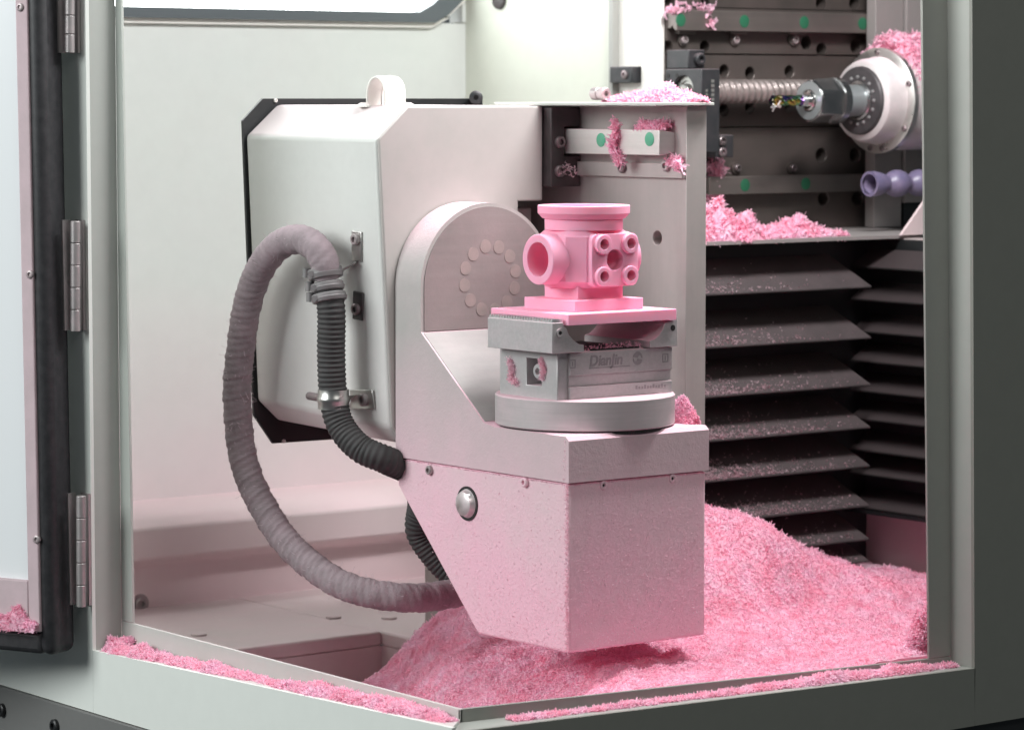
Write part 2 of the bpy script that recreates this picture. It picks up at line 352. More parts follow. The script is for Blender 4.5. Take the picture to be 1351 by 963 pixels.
# ledge beam along the foot of the wall
lp = [(YW+.01, .0245), (.612, .0265), (.601, .020), (.600, -.006), (.616, -.014), (.618, ZF-.01), (YW+.01, ZF-.01)]
structure('wall_ledge', MB().prism(lp, 'x', -.17, XC), 'ledge', 'pink dusted sheet metal ledge along the foot of the back wall', 'ledge', bevel=.002)
wr = thing('wall_bolt', 'small grey socket bolt low on the ledge beside the left jamb', 'bolt', P(184, 796, Y=.618))
screw(wr, P(184, 796, Y=.618), (0, -1, 0), .0055, .004, 'greyscrew'); obj('washer', MB().lathe(P(184, 796, Y=.618), (0, -1, 0), [(-.001, .0085), (.0012, .0085)], 24), 'greyscrew', wr)
# tray floor with a drain pit by the left opening
PX, PY = .122, .397
fl = MB().box(PX, .80, XA+.07, .62, ZF-.012, ZF).box(-.17, PX, PY, .62, ZF-.012, ZF)
structure('floor', fl, 'floor', 'grey sheet metal tray floor of the cabinet', 'floor', bevel=.002)
structure('drain_pit', MB().box(XA, PX, YB, PY, -.125, -.115).box(PX, PX+.004, YB, PY, -.125, ZF-.012).box(XA, PX, PY, PY+.004, -.125, ZF-.012), 'floor', 'sunken drain pit in the tray floor beside the sill', 'pit')
for i, (px, py) in enumerate(((440, 815), (513, 816), (262, 838))):
    q = P(px, py, Z=ZF); tag(obj('floor_bolt', MB().lathe(q, (0, 0, 1), [(-.001, .0065), (.0016, .0065), (.0024, .005)], 20), 'floor'),
        'low round bolt head on the tray floor '+('beneath the drooping hose', 'beside the edge of the chip heap', 'behind the sill, dusted over')[i], 'bolt', 'bolts in the tray floor')
# right side wall of the work space
structure('right_wall', MB().box(.612, .63, -.07, .46, ZF, .26), 'wallpink', 'dusty grey side wall below the right bellows', 'wall')

# cast column behind the slides
cl = thing('machine_column', 'tall cast column with painted side and drilled steel front plate', 'column', (.55, .55, ZF))
obj('side_panel', MB().box(XC-.003, .80, .519, YW+.02, ZF, .66), 'column', cl, bevel=.001)
obj('slot_panel', MB().box(XC, .80, .481, .5185, ZF, .66), 'white', cl)
obj('edge_strip', MB().box(XC-.008, XC, .5135, .5186, ZF, .66), 'colstrip', cl)
obj('corner_post', MB().box(XC-.004, XC+.0004, YC+.001, .4784, ZF, .66), 'white', cl, bevel=.001)
q = P(660, 0, X=XC-.003); obj('plug', MB().lathe(q, (-1, 0, 0), [(-.002, .009), (.003, .009), (.004, .007)], 24), 'railblack', cl)
b0 = P(818, 110, X=XC); b1 = P(847, 88, X=XC)
sl = thing('slide_shoe', 'small dark grey slide shoe in the vertical slot of the column', 'slide', (XC-.008, (b0[1]+b1[1])/2, b0[2]))
obj('body', MB().box(XC-.012, XC-.0005, b1[1], b0[1], b0[2], b1[2]), 'anod', sl, bevel=.001); screw(sl, (XC-.012, b1[1]+.009, (b0[2]+b1[2])/2), (-1, 0, 0), .004, .002)
# front plate in bands, drilled
holes = [(1082, 66), (1062, 57), (1083, 5), (1127, 5), (1127, 62), (956, 94), (990, 97), (1042, 95), (956, 145), (990, 142), (1042, 141), (1082, 205), (1127, 205), (1085, 262), (1130, 262), (928, 62), (880, 62), (930, 6), (884, 2), (1105, 118), (1160, 262)]
bands = [(.66, P(1000, 12, Y=YC)[2], 0.), (P(1000, 12, Y=YC)[2], P(1000, 72, Y=YC)[2], -.0015), (P(1000, 72, Y=YC)[2], P(1000, 168, Y=YC)[2], .0005), (P(1000, 168, Y=YC)[2], .20, -.0015)]
for z1, z0, dy in bands:
    ct = MB(); k = 0
    for hx, hy in holes:
        q = P(hx, hy, Y=YC)
        if z0 < q[2] < z1: ct.cyl((q[0], YC-.02, q[2]), (q[0], YC+.022, q[2]), .0056+.0008*(hx > 1060), 24); k += 1
    obj('front_plate', MB().box(XC+.0005, .82, YC+dy, YC+.03, z0+.0004, z1-.0004), 'plate', cl, cut=ct if k else None, bevel=.0006, seg=1)
for hx, hy in ((956, 94), (1042, 95), (956, 145)):
    q = P(hx, hy, Y=YC+.016); screw(cl, (q[0]+.001, YC+.016, q[2]), (0, -1, 0), .0042, .003, 'greyscrew')
for (pxa, pxb, py, hh, caps, mt) in ((878, 1175, 29, .0090, ((898, 28), (982, 29), (1061, 30), (1138, 30)), 'colrail'), (935, 1175, 244, .0080, ((983, 244), (1063, 242)), 'colrail')):
    a = P(pxa, py, Y=YC-.014); b = P(pxb, py, Y=YC-.014); z = P(1000, py, Y=YC-.014)[2]
    rl = obj('guide_rail', MB().prism([(YC+.001, z-hh*.8), (YC-.006, z-hh*.8), (YC-.008, z-hh*.55), (YC-.012, z-hh), (YC-.015, z-hh), (YC-.015, z+hh), (YC-.012, z+hh), (YC-.008, z+hh*.55), (YC-.006, z+hh*.8), (YC+.001, z+hh*.8)], 'x', max(a[0], XC+.001), b[0]), mt, cl, bevel=.0006)
    for cx_, cy_ in caps:
        q = P(cx_, cy_, Y=YC-.015); sub('hole_cap', MB().lathe((q[0], YC-.0148, z), (0, -1, 0), [(0, .0056), (.0005, .0056), (.0007, .0048)], 28), 'greendark', rl)
for px in (902, 970, 1048):
    q = P(px, 53, Y=YC-.004); x, z = q[0], q[2]
    cp = obj('rail_clamp', MB().box(x-.009, x+.011, YC-.008, YC-.001, z+.005, z+.0085).lathe((x, YC-.001, z), (0, -1, 0), [(0, .0055), (.003, .0055)], 24), 'colrail', cl, bevel=.0004)
    screw(cp, (x, YC-.004, z), (0, -1, 0), .0038, .003, 'greyscrew', sub_=True)
for px in (1046, 972):
    q = P(px, 222, Y=YC-.004); cp = obj('rail_clamp', MB().lathe((q[0], YC-.001, q[2]), (0, -1, 0), [(0, .0055), (.003, .0055)], 24), 'plate', cl); screw(cp, (q[0], YC-.004, q[2]), (0, -1, 0), .0036, .003, 'screw', sub_=True)
# carriage shelf between column plate and bellows
z = P(1000, 317, Y=.30)[2]; ZS = z
structure('carriage_shelf', MB().box(.33, .70, .300, YC-.002, z-.003, z), 'carr', 'thin sheet metal shelf above the black bellows', 'shelf')
obj_ = MB().prism([(P(1186, 313, Y=.299)[0], ZS), (P(1240, 313, Y=.299)[0], ZS), (P(1240, 232, Y=.299)[0], P(1240, 232, Y=.299)[2])], 'y', .296, .299)
tag(obj('gusset_plate', obj_, mat('gusset_dusty', (.6, .5, .5), .5, dust=.4, dcol=(.8, .6, .64))), 'pink dusted triangular gusset plate at the right end of the shelf', 'gusset')

# ---- corner opening: outer skin, flanges, ledges
fa = thing('side_cabinet', 'pale green painted cabinet side with a chip strewn sill under the opened door', 'cabinet', (XE, .2, -.0735))
yl0, yl1 = .3450, .3447
FBL, FTL, FC = (XA, .3288, -.0067), (XA, .3393, .62), (XA, YB, -.0084)
zl, zr = -.0269, -.0140         # ledge heights at the two ends of the side sill
def quadslab(a, b, c, d, off):  # a,b,c,d quad pushed by off
    return MB().loft([a, b, c, d], [tuple(np.array(q)+off) for q in (a, b, c, d)])
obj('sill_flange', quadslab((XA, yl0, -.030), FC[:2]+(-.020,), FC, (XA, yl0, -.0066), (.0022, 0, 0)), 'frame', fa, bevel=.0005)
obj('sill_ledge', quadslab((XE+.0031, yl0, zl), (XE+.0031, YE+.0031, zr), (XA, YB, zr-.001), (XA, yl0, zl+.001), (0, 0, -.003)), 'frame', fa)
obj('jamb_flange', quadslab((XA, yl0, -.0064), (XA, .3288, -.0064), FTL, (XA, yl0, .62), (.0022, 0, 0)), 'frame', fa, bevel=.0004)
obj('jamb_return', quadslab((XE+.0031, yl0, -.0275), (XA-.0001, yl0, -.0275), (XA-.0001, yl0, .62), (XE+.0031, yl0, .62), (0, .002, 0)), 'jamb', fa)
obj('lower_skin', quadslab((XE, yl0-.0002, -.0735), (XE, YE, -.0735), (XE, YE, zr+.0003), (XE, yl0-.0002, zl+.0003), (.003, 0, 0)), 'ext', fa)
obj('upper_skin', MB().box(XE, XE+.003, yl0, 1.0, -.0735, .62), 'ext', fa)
fb = thing('front_cabinet', 'cabinet front with deep jamb and sill, darkened in colour for the shade', 'cabinet', (.3, YE, -.09))
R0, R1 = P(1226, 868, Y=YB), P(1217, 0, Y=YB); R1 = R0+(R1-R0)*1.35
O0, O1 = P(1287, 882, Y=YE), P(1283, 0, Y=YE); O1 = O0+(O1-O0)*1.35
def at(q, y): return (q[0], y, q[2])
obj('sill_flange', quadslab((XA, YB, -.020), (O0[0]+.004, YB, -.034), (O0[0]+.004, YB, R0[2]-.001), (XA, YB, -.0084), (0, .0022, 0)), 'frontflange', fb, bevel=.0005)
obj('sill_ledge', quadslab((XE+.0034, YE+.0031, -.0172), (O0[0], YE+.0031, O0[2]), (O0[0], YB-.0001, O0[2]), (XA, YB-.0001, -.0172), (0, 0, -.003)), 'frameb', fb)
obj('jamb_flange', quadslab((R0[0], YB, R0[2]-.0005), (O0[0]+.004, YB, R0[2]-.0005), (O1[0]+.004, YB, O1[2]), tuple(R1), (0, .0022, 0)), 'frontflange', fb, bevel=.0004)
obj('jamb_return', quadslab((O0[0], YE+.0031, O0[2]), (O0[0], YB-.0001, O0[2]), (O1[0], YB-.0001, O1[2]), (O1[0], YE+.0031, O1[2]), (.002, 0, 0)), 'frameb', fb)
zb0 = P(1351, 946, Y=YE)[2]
obj('lower_skin', quadslab((XE+.0032, YE, zb0), (O0[0]-.0002, YE, zb0), (O0[0]-.0002, YE, O0[2]+.0003), (XE+.0032, YE, -.0169), (0, .003, 0)), 'frontshade', fb)
obj('right_skin', quadslab((O0[0], YE, zb0), (.75, YE, zb0), (.75, YE, .62), (O1[0], YE, .62), (0, .003, 0)), 'frontshade', fb)
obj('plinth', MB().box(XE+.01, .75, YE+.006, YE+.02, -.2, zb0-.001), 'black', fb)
kp = thing('kick_panel', 'dark grey lower panel with button screws under the cabinet side', 'panel', (XE, .3, -.2))
obj('sheet', MB().box(XE-.002, XE+.004, -.10, 1.0, -.2, -.0742), 'dark', kp, bevel=.001)
for px, py in ((4, 936), (74, 957)):
    screw(kp, P(px, py, X=XE-.002), (-1, 0, 0), .0052, .0035, 'black')

# ================================================================== DOOR
dang = math.radians(114.5); du = np.array([math.cos(dang), math.sin(dang), 0]); dw = np.array([math.cos(dang-math.pi/2), math.sin(dang-math.pi/2), 0])
DE = P(103, 858, X=XE-.004); DN = DE-dw*.030          # far and near lower corners of the hinge edge
dr = thing('machine_door', 'opened black framed cabinet door with pale pane and pink dusted seal', 'door', tuple(DN))
kl = .011                                              # slight lean seen in the photograph
def D(u, v, z): return tuple(DN+du*(u+kl*(z-DN[2]))+dw*v+np.array([0, 0, z-DN[2]]))
zb = DN[2]
def dbox(u0, u1, v0, v1, z0, z1): return MB().hexa([D(u0, v0, z0), D(u1, v0, z0), D(u1, v1, z0), D(u0, v1, z0), D(u0, v0, z1), D(u1, v0, z1), D(u1, v1, z1), D(u0, v1, z1)])
du1 = .0112; ZT = .60
obj('stile', dbox(0, du1+.004, 0, .03, zb, ZT), 'doorblack', dr, bevel=.0075, seg=4)
zr_ = zb+.0175
obj('bottom_rail', dbox(du1, .35, .0005, .0295, zb+.0005, zr_), 'doorblack', dr, bevel=.004, seg=3)
zp0 = zb+.055
obj('seal', dbox(du1, du1+.0105, -.0012, .026, zr_, ZT), 'seal', dr, bevel=.001)
obj('seal', dbox(du1+.0106, .35, -.0012, .026, zr_, zp0), 'seal', dr, bevel=.001)
obj('pane', dbox(du1+.0106, .35, .004, .009, zp0, ZT), 'pane', dr)
for py, px in ((10, 28), (362, 41), (711, 50)):
    q = P(px, py, pt=DN, n=dw); u_ = float(np.dot(q-DN, du))
    screw(dr, tuple(q-dw*.001), -dw, .0030, .0016, 'greyscrew')
for (y0, y1, px) in ((-80, 70, 92), (291, 437, 99.5), (653, 800, 107)):
    hz = obj('hinge', dbox(-.0012, .0, .020, .0295, P(px, y1, X=XE-.010)[2], P(px, y0, X=XE-.010)[2]), 'hinge', dr)
    a = P(px, y1, X=XE-.010); b = P(px, y0, X=XE-.010); k = 6 if y0 < 0 else 5
    for i in range(k):
        p0 = a+(b-a)*(i/k); p1 = a+(b-a)*((i+1)/k-.006)
        sub('knuckle', MB().cyl(p0, p1, .0036, 20), 'hinge', hz, bevel=.0004)
    sub('leaf', MB().box(XE-.0025, XE-.0005, a[1]+.001, a[1]+.012, a[2], b[2]), 'hinge', hz)

# ================================================================== TILTING UNIT
Y1, Y2, Y3 = .1715, .2047, .3647        # disc face, housing front, black back plate
hs = thing('rotary_housing', 'pale painted motor housing with chamfered top edge before a black back plate', 'housing', (.06, .28, .12))
Fp = [(-.0145, .3528), (.0115, .3762), (.1372, .3762), (.1372, .3045), (.114, .3045), (.114, .1270), (.008, .1270), (-.0030, .1400)]
Bp = [(-.0292, .3535), (-.0010, .3770), (.1372, .3770), (.1372, .3000), (.114, .3000), (.114, .1440), (-.002, .1330), (-.0205, .1500)]
obj('shell', MB().loft([(x, Y2+.0035, z) for x, z in Fp], [(x, Y3-.003, z) for x, z in Bp]), 'housing', hs, bevel=.003, seg=3)
obj('front_cover', MB().prism(Fp, 'y', Y2, Y2+.0032), 'hfront', hs, bevel=.0012)
obj('inner_body', MB().box(.1145, .150, Y2+.03, Y3-.01, .13, .298), 'slab', hs, bevel=.001)
pl = [(-.0125, .3818), (-.0310, .3650), (-.0225, .1380), (-.0052, .1150), (.21, .1130), (.1985, .3818)]
obj('back_plate', MB().prism(pl, 'y', Y3-.0025, Y3), 'black', hs)
for px, py in ((363, 133), (374, 582)): screw(hs, P(px, py, Y=Y3-.0025), (0, -1, 0), .0016, .0015, 'white')
# arched plastic loop on the top
lc = P(520, 137, Y=.235); lx, ly, lz = lc[0], .245, .3765
ar = MB()
prf = []
for t in range(15):
    a = math.pi*t/14; prf.append((.0125*math.cos(a)*1.0, .0085+.0135*math.sin(a)))
prf = [(.0125, 0.)]+prf+[(-.0125, 0.)]
inn = [(y*.86, max(0, z-.0016)) for y, z in prf]
ar.prism([(ly+y, lz+z) for y, z in prf]+[(ly+y, lz+z) for y, z in inn[::-1]], 'x', lx-.010, lx+.009)
lo = thing('lifting_loop', 'white plastic loop strap arching over the top of the motor housing', 'strap', (lx, ly, lz))
obj('strap', ar, 'white', lo, bevel=.0006)
obj('rib', MB().prism([(ly+y*1.03, lz+z*1.03) for y, z in prf]+[(ly+y, lz+z) for y, z in inn[::-1]], 'x', lx+.002, lx+.004), 'white', lo, bevel=.0006)
for dx, dy in ((-.004, -.020), (.006, -.018), (-.014, .008)):
    obj('foot', MB().lathe((lx+dx, ly+dy, lz-.001), (0, 0, 1), [(0, .0058), (.002, .0054), (.0034, .003)], 20), 'white', lo)

# arm and table block
am = thing('tilting_arm', 'pink dusted cast L shaped arm carrying a table block below a round bearing disc', 'arm', (.06, .1, 0))
W_ = .125; cz, R_ = .2445, .0597; cxd = .0597
# upright with half round top, behind disc face
zt = .1505
obj('disc_face', MB().prism([(cxd-(R_-.0016)*math.cos(math.pi*i/40), cz+(R_-.0016)*math.sin(math.pi*i/40)) for i in range(41)]+[(2*R_-.0016, .2132), (.0016, .2132)], 'y', Y1-.0006, Y1+.001), 'disc', am)
RB = R_+.0012
prof = [(-.0012, .1500)]+[(cxd-RB*math.cos(math.pi*i/40), cz+RB*math.sin(math.pi*i/40)) for i in range(41)]+[(cxd+RB, .1500)]
gus = [(-.0015, .1186), (-.0015, zt-.003), (.002, zt), (.083, zt), (.0955, .1525), (Y1, .2125), (Y2-.004, .2125), (Y2-.0012, .2000), (Y2-.0012, .1186)]
up0 = MB().prism(prof, 'y', Y1, Y2-.0012)
a_ = obj('tmp', MB().prism(gus, 'x', -.0012, .122), 'arm', None, cut=MB().prism([(Y2-.0012, .1186), (Y2-.0012, .1502), (.002, zt), (-.0015, zt-.003), (-.0015, .1186)], 'x', .1210, W_+.0012), op='UNION')
me_ = a_.data; bpy.data.objects.remove(a_); me_.materials.clear()
obj('arm_body', me_, 'arm', am, cut=up0, op='UNION', bevel=.0012, seg=3)
obj('milled_slope', MB().prism([(Y1-.001, .2116), (Y1-.0014, .2120), (.0962, .1535), (.0966, .1530)], 'x', .0004, .1205), 'slope', am)
lw = [(0, 0), (.1047, -.0006), (Y2-.0015, .0974), (Y2-.0015, .1180), (0, .1180)]
obj('lower_cover', MB().prism(lw, 'x', 0, W_), 'cover', am, bevel=.0022, seg=3)
cb = P(617, 664, X=0)
pg = obj('inspection_plug', MB().lathe((0.0005, cb[1], cb[2]), (-1, 0, 0), [(0, .0108), (.001, .0108), (.0018, .0098), (.0050, .0086), (.0062, .006)], 40), mat('dusted_plug', (.6, .58, .57), .25, 1., dust=.55, dcol=(.86, .66, .71), nscale=90), am)
sub('rim', MB().lathe((0.0003, cb[1], cb[2]), (-1, 0, 0), [(0, .0124), (.0011, .0124)], 40), 'hole', pg)
for px, py in ((568, 620), (694, 636)): screw(am, P(px, py, X=0), (-1, 0, 0), .0034, .0028, 'greyscrew' if px < 600 else 'cover')
for px, py in ((796, 640), (887, 631)): screw(am, P(px, py, Y=0), (0, -1, 0), .0032, .0010, 'cover'); obj('screw_socket', MB().lathe(tuple(P(px, py, Y=-.0008)), (0, -1, 0), [(0, .0010), (.0003, .0010)], 12), 'hole', am)
bc = P(646, 367, Y=Y1)
for i in range(12):
    a = 2*math.pi*(i+.35)/12; q = (bc[0]+0.0240*math.cos(a), Y1-.0006, bc[2]+0.0240*math.sin(a))
    obj('bolt_head', MB().lathe(q, (0, -1, 0), [(-.001, .0050), (.00025, .0050)], 28), 'bolt', am)

# rotary table disc
tx, ty = .0625, .060
tb = thing('rotary_table', 'thick round turned aluminium disc on top of the dusty block', 'rotary table', (tx, ty, zt))
obj('shadow_gap', MB().lathe((tx, ty, zt-.001), (0, 0, 1), [(0, .0625), (.0022, .0625)], 96), 'hole', tb)
obj('disc', MB().lathe((tx, ty, zt+.0012), (0, 0, 1), [(0, .0635), (.0008, .0642), (.0205, .0642), (.0213, .0634)], 120), 'alu', tb)
TZ = zt+.0225
# chip filled riser behind the table
# vise
vs = thing('machine_vise', 'grey steel self centring vise with two jaws clamping the pink wax base', 'vise', (tx, ty, TZ))
vx0, vx1, vy0, vy1 = .0113, .1133, .027, .093; VZ = .2060
win = MB().box(vx0-.01, vx0+.014, .045, .062, .1815, .2005)
for zz in (0,): pass
bd = MB().box(vx0, vx1, vy0, vy1, TZ-.0005, VZ)
obj('body', bd, 'visecut', vs, cut=win, bevel=.0005)
# front cladding plates with a stepped profile
obj('name_plate', MB().box(vx0+.009, vx1, vy0-.0030, vy0+.0005, VZ-.0165, VZ-.0005), 'vise', vs, bevel=.0004)
obj('middle_plate', MB().box(vx0+.009, vx1, vy0-.0012, vy0+.0005, VZ-.0240, VZ-.0168), 'vise', vs)
obj('lower_plate', MB().box(vx0+.009, vx1, vy0-.0030, vy0+.0005, TZ, VZ-.0243), 'vise', vs, bevel=.0004)
sc = (vx0+.002, .0535, .1912)
sw = obj('spindle_screw', MB().lathe((vx0+.012, sc[1], sc[2]), (-1, 0, 0), [(0, .0055), (.008, .0055), (.009, .0048), (.009, .0025), (.004, .0022)], 24), 'visecut', vs)
def jaw(x0, f, X):
    z0, z1 = VZ+.0003, .2276
    q = [(0, z0), (.0282, z0), (.0282, z0+.0050), (.0235, z0+.0058), (.0190, z0+.0085), (.0150, z1-.0090), (.0125, z1-.0040), (.0100, z1-.0026), (.0100, z1), (0, z1)]
    return obj('jaw', MB().prism([(x0+f*X(u), z) for u, z in q], 'y', .0195, .0935), 'vise', vs, bevel=.0004)
jl = jaw(.0008, 1, lambda u: u); jr = jaw(.1142, -1, lambda u: u*.9 if u > .011 else u*.33)
st = MB()
for i in range(24): y = .0205+i*.00303; st.add([(.0015, y, .2274), (.0106, y, .2274), (.0106, y+.0029, .2274), (.0015, y+.0029, .2274), (.0022, y+.0008, .2300), (.0106, y+.0008, .2300), (.0106, y+.0021, .2300), (.0022, y+.0021, .2300)], [(0, 3, 2, 1), (4, 5, 6, 7), (0, 1, 5, 4), (1, 2, 6, 5), (2, 3, 7, 6), (3, 0, 4, 7)])
sub('serrated_edge', st, 'serr', jl)
sub('screw', MB().lathe((.0072, .0196, .2205), (0, -1, 0), [(0, .0030), (.0012, .0030), (.0012, .0016), (.0004, .0014)], 20), 'vise', jl)
sub('screw_socket', MB().lathe((.0072, .0190, .2205), (0, -1, 0), [(0, .0015), (.0003, .0015)], 12), 'hole', jl)
sub('bore', MB().lathe((.1100, .0196, .2195), (0, -1, 0), [(0, .0022), (.0002, .0022)], 18), 'hole', jr)
# centre saddle between the jaws
obj('saddle', MB().prism([(.0420, VZ), (.0850, VZ), (.0850, VZ+.001), (.0420, VZ+.001)], 'y', vy0, vy1), 'hole', vs)
def text(body, size, loc, parent, mt, rot=(math.pi/2, 0, 0), name='engraving', ext=.0001, shear=0.):
    c = bpy.data.curves.new(name, 'FONT'); c.body = body; c.size = size; c.extrude = ext; c.shear = shear; c.offset = size*.03
    t = bpy.data.objects.new('tmp', c); COL.objects.link(t); t.location = loc; t.rotation_euler = rot; bpy.context.view_layer.update()
    me = bpy.data.meshes.new_from_object(t.evaluated_get(bpy.context.evaluated_depsgraph_get())); me.transform(t.matrix_world); me.materials.clear()
    bpy.data.objects.remove(t); me.name = name; return obj(name, me, mt, parent)
ny = vy0-.0031
text('DianJin', .0105, (.0372, ny, VZ-.0102), vs, 'vdark', shear=.15)
obj('engraving', MB().box(.0372, .0742, ny-.0001, ny+.0002, VZ-.0122, VZ-.0116), 'vdark', vs)
lg = MB()
for k in range(2):
    pts = []
    for i in range(13):
        a = math.pi*(k+i/13); pts.append((.0812+.0044*math.cos(a), VZ-.0070+.0048*math.sin(a)))
    for i in range(12, -1, -1):
        a = math.pi*(k+i/13); rr = .0026-.0020*(i/12); pts.append((.0812+.0010*(1-2*k)+rr*math.cos(a), VZ-.0070+rr*math.sin(a)*1.2))
    lg.prism(pts, 'y', ny-.0001, ny+.0002)
obj('emblem', lg, 'vdark', vs)
for ex in (.0195, .1040):
    fr_ = MB()
    for (a0, a1, b0_, b1_) in ((0, .0055, 0, .0007), (0, .0055, .0053, .006), (0, .0007, .0008, .0052), (.0048, .0055, .0008, .0052), (.0024, .0031, .0015, .0046)): fr_.box(ex+a0, ex+a1, ny-.0001, ny+.0002, VZ-.0110+b0_, VZ-.0110+b1_)
    obj('engraving', fr_, 'vdark', vs)
mk = MB()
for i in range(11): mk.box(.0795+i*.0026, .0795+i*.0026+.0017, ny-.0001, ny+.0002, TZ+.0042, TZ+.0042+(.0018 if i % 3 else .0026))
obj('engraving', mk, 'vdark', vs)

# ================================================================== WAX PART
wx = thing('wax_workpiece', 'bright pink milled wax valve body with round ports on a square stepped base', 'workpiece', (tx, ty, .2253))
ax_, ay_ = .0615, .0605
def sq(a, b): return [(ax_-a, ay_-b), (ax_+a, ay_-b), (ax_+a, ay_+b), (ax_-a, ay_+b)]
obj('base_plate', MB().prism([(.0125, .0160), (.1105, .0160), (.1105, .1050), (.0125, .1050)], 'z', .2255, .2332), 'wax', wx, bevel=.0004)
obj('base_step', MB().prism(sq(.0309, .0290), 'z', .2330, .2412), 'wax', wx, bevel=.0004)
obj('neck', MB().prism(sq(.0205, .0190), 'z', .2410, .2508), 'wax', wx, bevel=.0004)
hx, hy, c = .0290, .0260, .0104
def octo(k, cc): return [(ax_-hx+k+cc, ay_-hy+k), (ax_+hx-k-cc, ay_-hy+k), (ax_+hx-k, ay_-hy+k+cc), (ax_+hx-k, ay_+hy-k-cc), (ax_+hx-k-cc, ay_+hy-k), (ax_-hx+k+cc, ay_+hy-k), (ax_-hx+k, ay_+hy-k-cc), (ax_-hx+k, ay_-hy+k+cc)]
B0, B1 = .2488, .2905
body = MB(); lv = [(B0, .0052, c*.8), (B0+.0048, 0., c), (B1-.0052, 0., c), (B1, .0052, c*.8)]
vv = [[(x, y, z) for x, y in octo(hh, cc)] for z, hh, cc in lv]; k = 8
body.add(sum(vv, []), [tuple(range(8))[::-1], tuple(range(24, 32))]+[(j*8+i, j*8+(i+1) % 8, j*8+8+(i+1) % 8, j*8+8+i) for j in range(3) for i in range(8)])
pz = .2693
ct = MB().cyl((ax_-.05, ay_, pz), (ax_-.004, ay_, pz), .0122, 64).cyl((ax_+.004, ay_-.05, pz-.0005), (ax_+.004, ay_-.0135, pz-.0005), .0074, 48)
for sx in (1, -1):
    for sz in (1, -1): ct.cyl((ax_+.004+sx*.0122, ay_-.05, pz-.0005+sz*.0113), (ax_+.004+sx*.0122, ay_-.0165, pz-.0005+sz*.0113), .0039, 32)
obj('body', body, 'wax', wx, cut=ct, bevel=.0003)
obj('collar', MB().lathe((ax_, ay_, B1-.001), (0, 0, 1), [(0, .0278), (.009, .0278)], 96), 'wax', wx)
obj('top_flange', MB().lathe((ax_, ay_, .2972), (0, 0, 1), [(0, .0279), (.0003, .0295), (.0040, .0328), (.0090, .0328), (.0095, .0324), (.0095, .0255), (-.003, .0255)], 96, cap=(True, True)), 'wax', wx)
def ring(sgn, r0, r1, x0, x1):
    return MB().lathe((ax_+sgn*x0, ay_, pz), (sgn, 0, 0), [(0, r1), (x1-x0-.0006, r1), (x1-x0, r1-.0006), (x1-x0, r0), (0, r0)], 80, cap=(False, False))
p1 = obj('port', ring(-1, .0122, .0178, .0270, .0415), 'wax', wx)
obj('port', ring(1, .0122, .0178, .0270, .0390), 'wax', wx)
# face plate with four bosses
fx, fz, fh, fc = ax_+.0040, pz-.0005, .0185, .0052
rp = []
for (sx, sz, a0) in ((1, 1, 0), (-1, 1, 1), (-1, -1, 2), (1, -1, 3)):
    for i in range(7):
        a = math.pi/2*(a0+i/6); rp.append((fx+sx*(fh+.0025-fc)+fc*math.cos(a), fz+sz*(fh-fc)+fc*math.sin(a)))
fp_y = ay_-hy
cut = MB().cyl((fx, fp_y-.01, fz), (fx, fp_y+.0105, fz), .0074, 48)
for sx in (1, -1):
    for sz in (1, -1): cut.cyl((fx+sx*.0122, fp_y-.012, fz+sz*.0113), (fx+sx*.0122, fp_y+.012, fz+sz*.0113), .0039, 32)
fp_ = obj('face_plate', MB().prism(rp, 'y', fp_y-.0042, fp_y+.004), 'wax', wx, cut=cut, bevel=.0003)
for sx in (1, -1):
    for sz in (1, -1):
        sub('boss', MB().lathe((fx+sx*.0122, fp_y-.0042+.0002, fz+sz*.0113), (0, -1, 0), [(0, .0069), (.0032, .0069), (.0036, .0065), (.0036, .0039), (-.004, .0039)], 40, cap=(False, False)), 'wax', fp_)

# ================================================================== GUIDE PLATE
XS, YS = .1672, .0724
gp = thing('guide_plate', 'upright grey steel guide plate with drilled hole standing behind the vise', 'plate', (XS, .15, ZF))
hc = P(867, 314, X=XS)
obj('plate', MB().box(XS, .1868, YS, .40, ZF-.001, .3765), 'slab', gp, cut=MB().cyl((XS-.01, hc[1], hc[2]), (XS+.012, hc[1], hc[2]), .0052, 32), bevel=.0006)
obj('cap_plate', MB().box(XS-.034, .1890, YS-.006, .26, .3768, .3790), 'frame', gp, bevel=.0004)
f0 = P(905, 300, X=XS)
ra, rb = P(745, 172, X=XS-.013), P(872, 187, X=XS-.013)
z0, z1 = .3402, .3590
rl = obj('guide_rail', MB().prism([(XS+.001, z0+.003), (XS-.005, z0+.003), (XS-.008, z0), (XS-.0145, z0), (XS-.0145, z1), (XS-.008, z1), (XS-.005, z1-.003), (XS+.001, z1-.003)], 'y', rb[1]-.001, .27) if False else MB().loft([(XS+.001, rb[1], z0+.002), (XS-.0145, rb[1], z0), (XS-.0145, rb[1], z1), (XS+.001, rb[1], z1-.002)], [(XS+.001, .27, z0+.002), (XS-.0145, .27, z0), (XS-.0145, .27, z1), (XS+.001, .27, z1-.002)]), 'rail', gp, bevel=.0006)
for px, py in ((793, 185), (857, 184)):
    q = P(px, py, X=XS-.0145); sub('hole_cap', MB().lathe(q, (-1, 0, 0), [(-.0005, .0052), (.0003, .0052), (.0006, .0044)], 28), 'green', rl)
obj('rail_seat', MB().box(XS-.0035, XS+.0005, YS+.0008, .30, .3235, .3340), 'slab', gp, bevel=.0004)
for px, py in ((880, 219), (822, 221)):
    q = P(px, py, X=XS-.0035); screw(gp, q, (-1, 0, 0), .0042, .003, 'greyscrew' if px > 850 else 'screw')
cg = thing('rail_carriage', 'black linear carriage running on the rail behind the motor housing', 'carriage', (.155, .22, .33))
ya, yb_ = P(742, 180, X=XS-.018)[1], .275
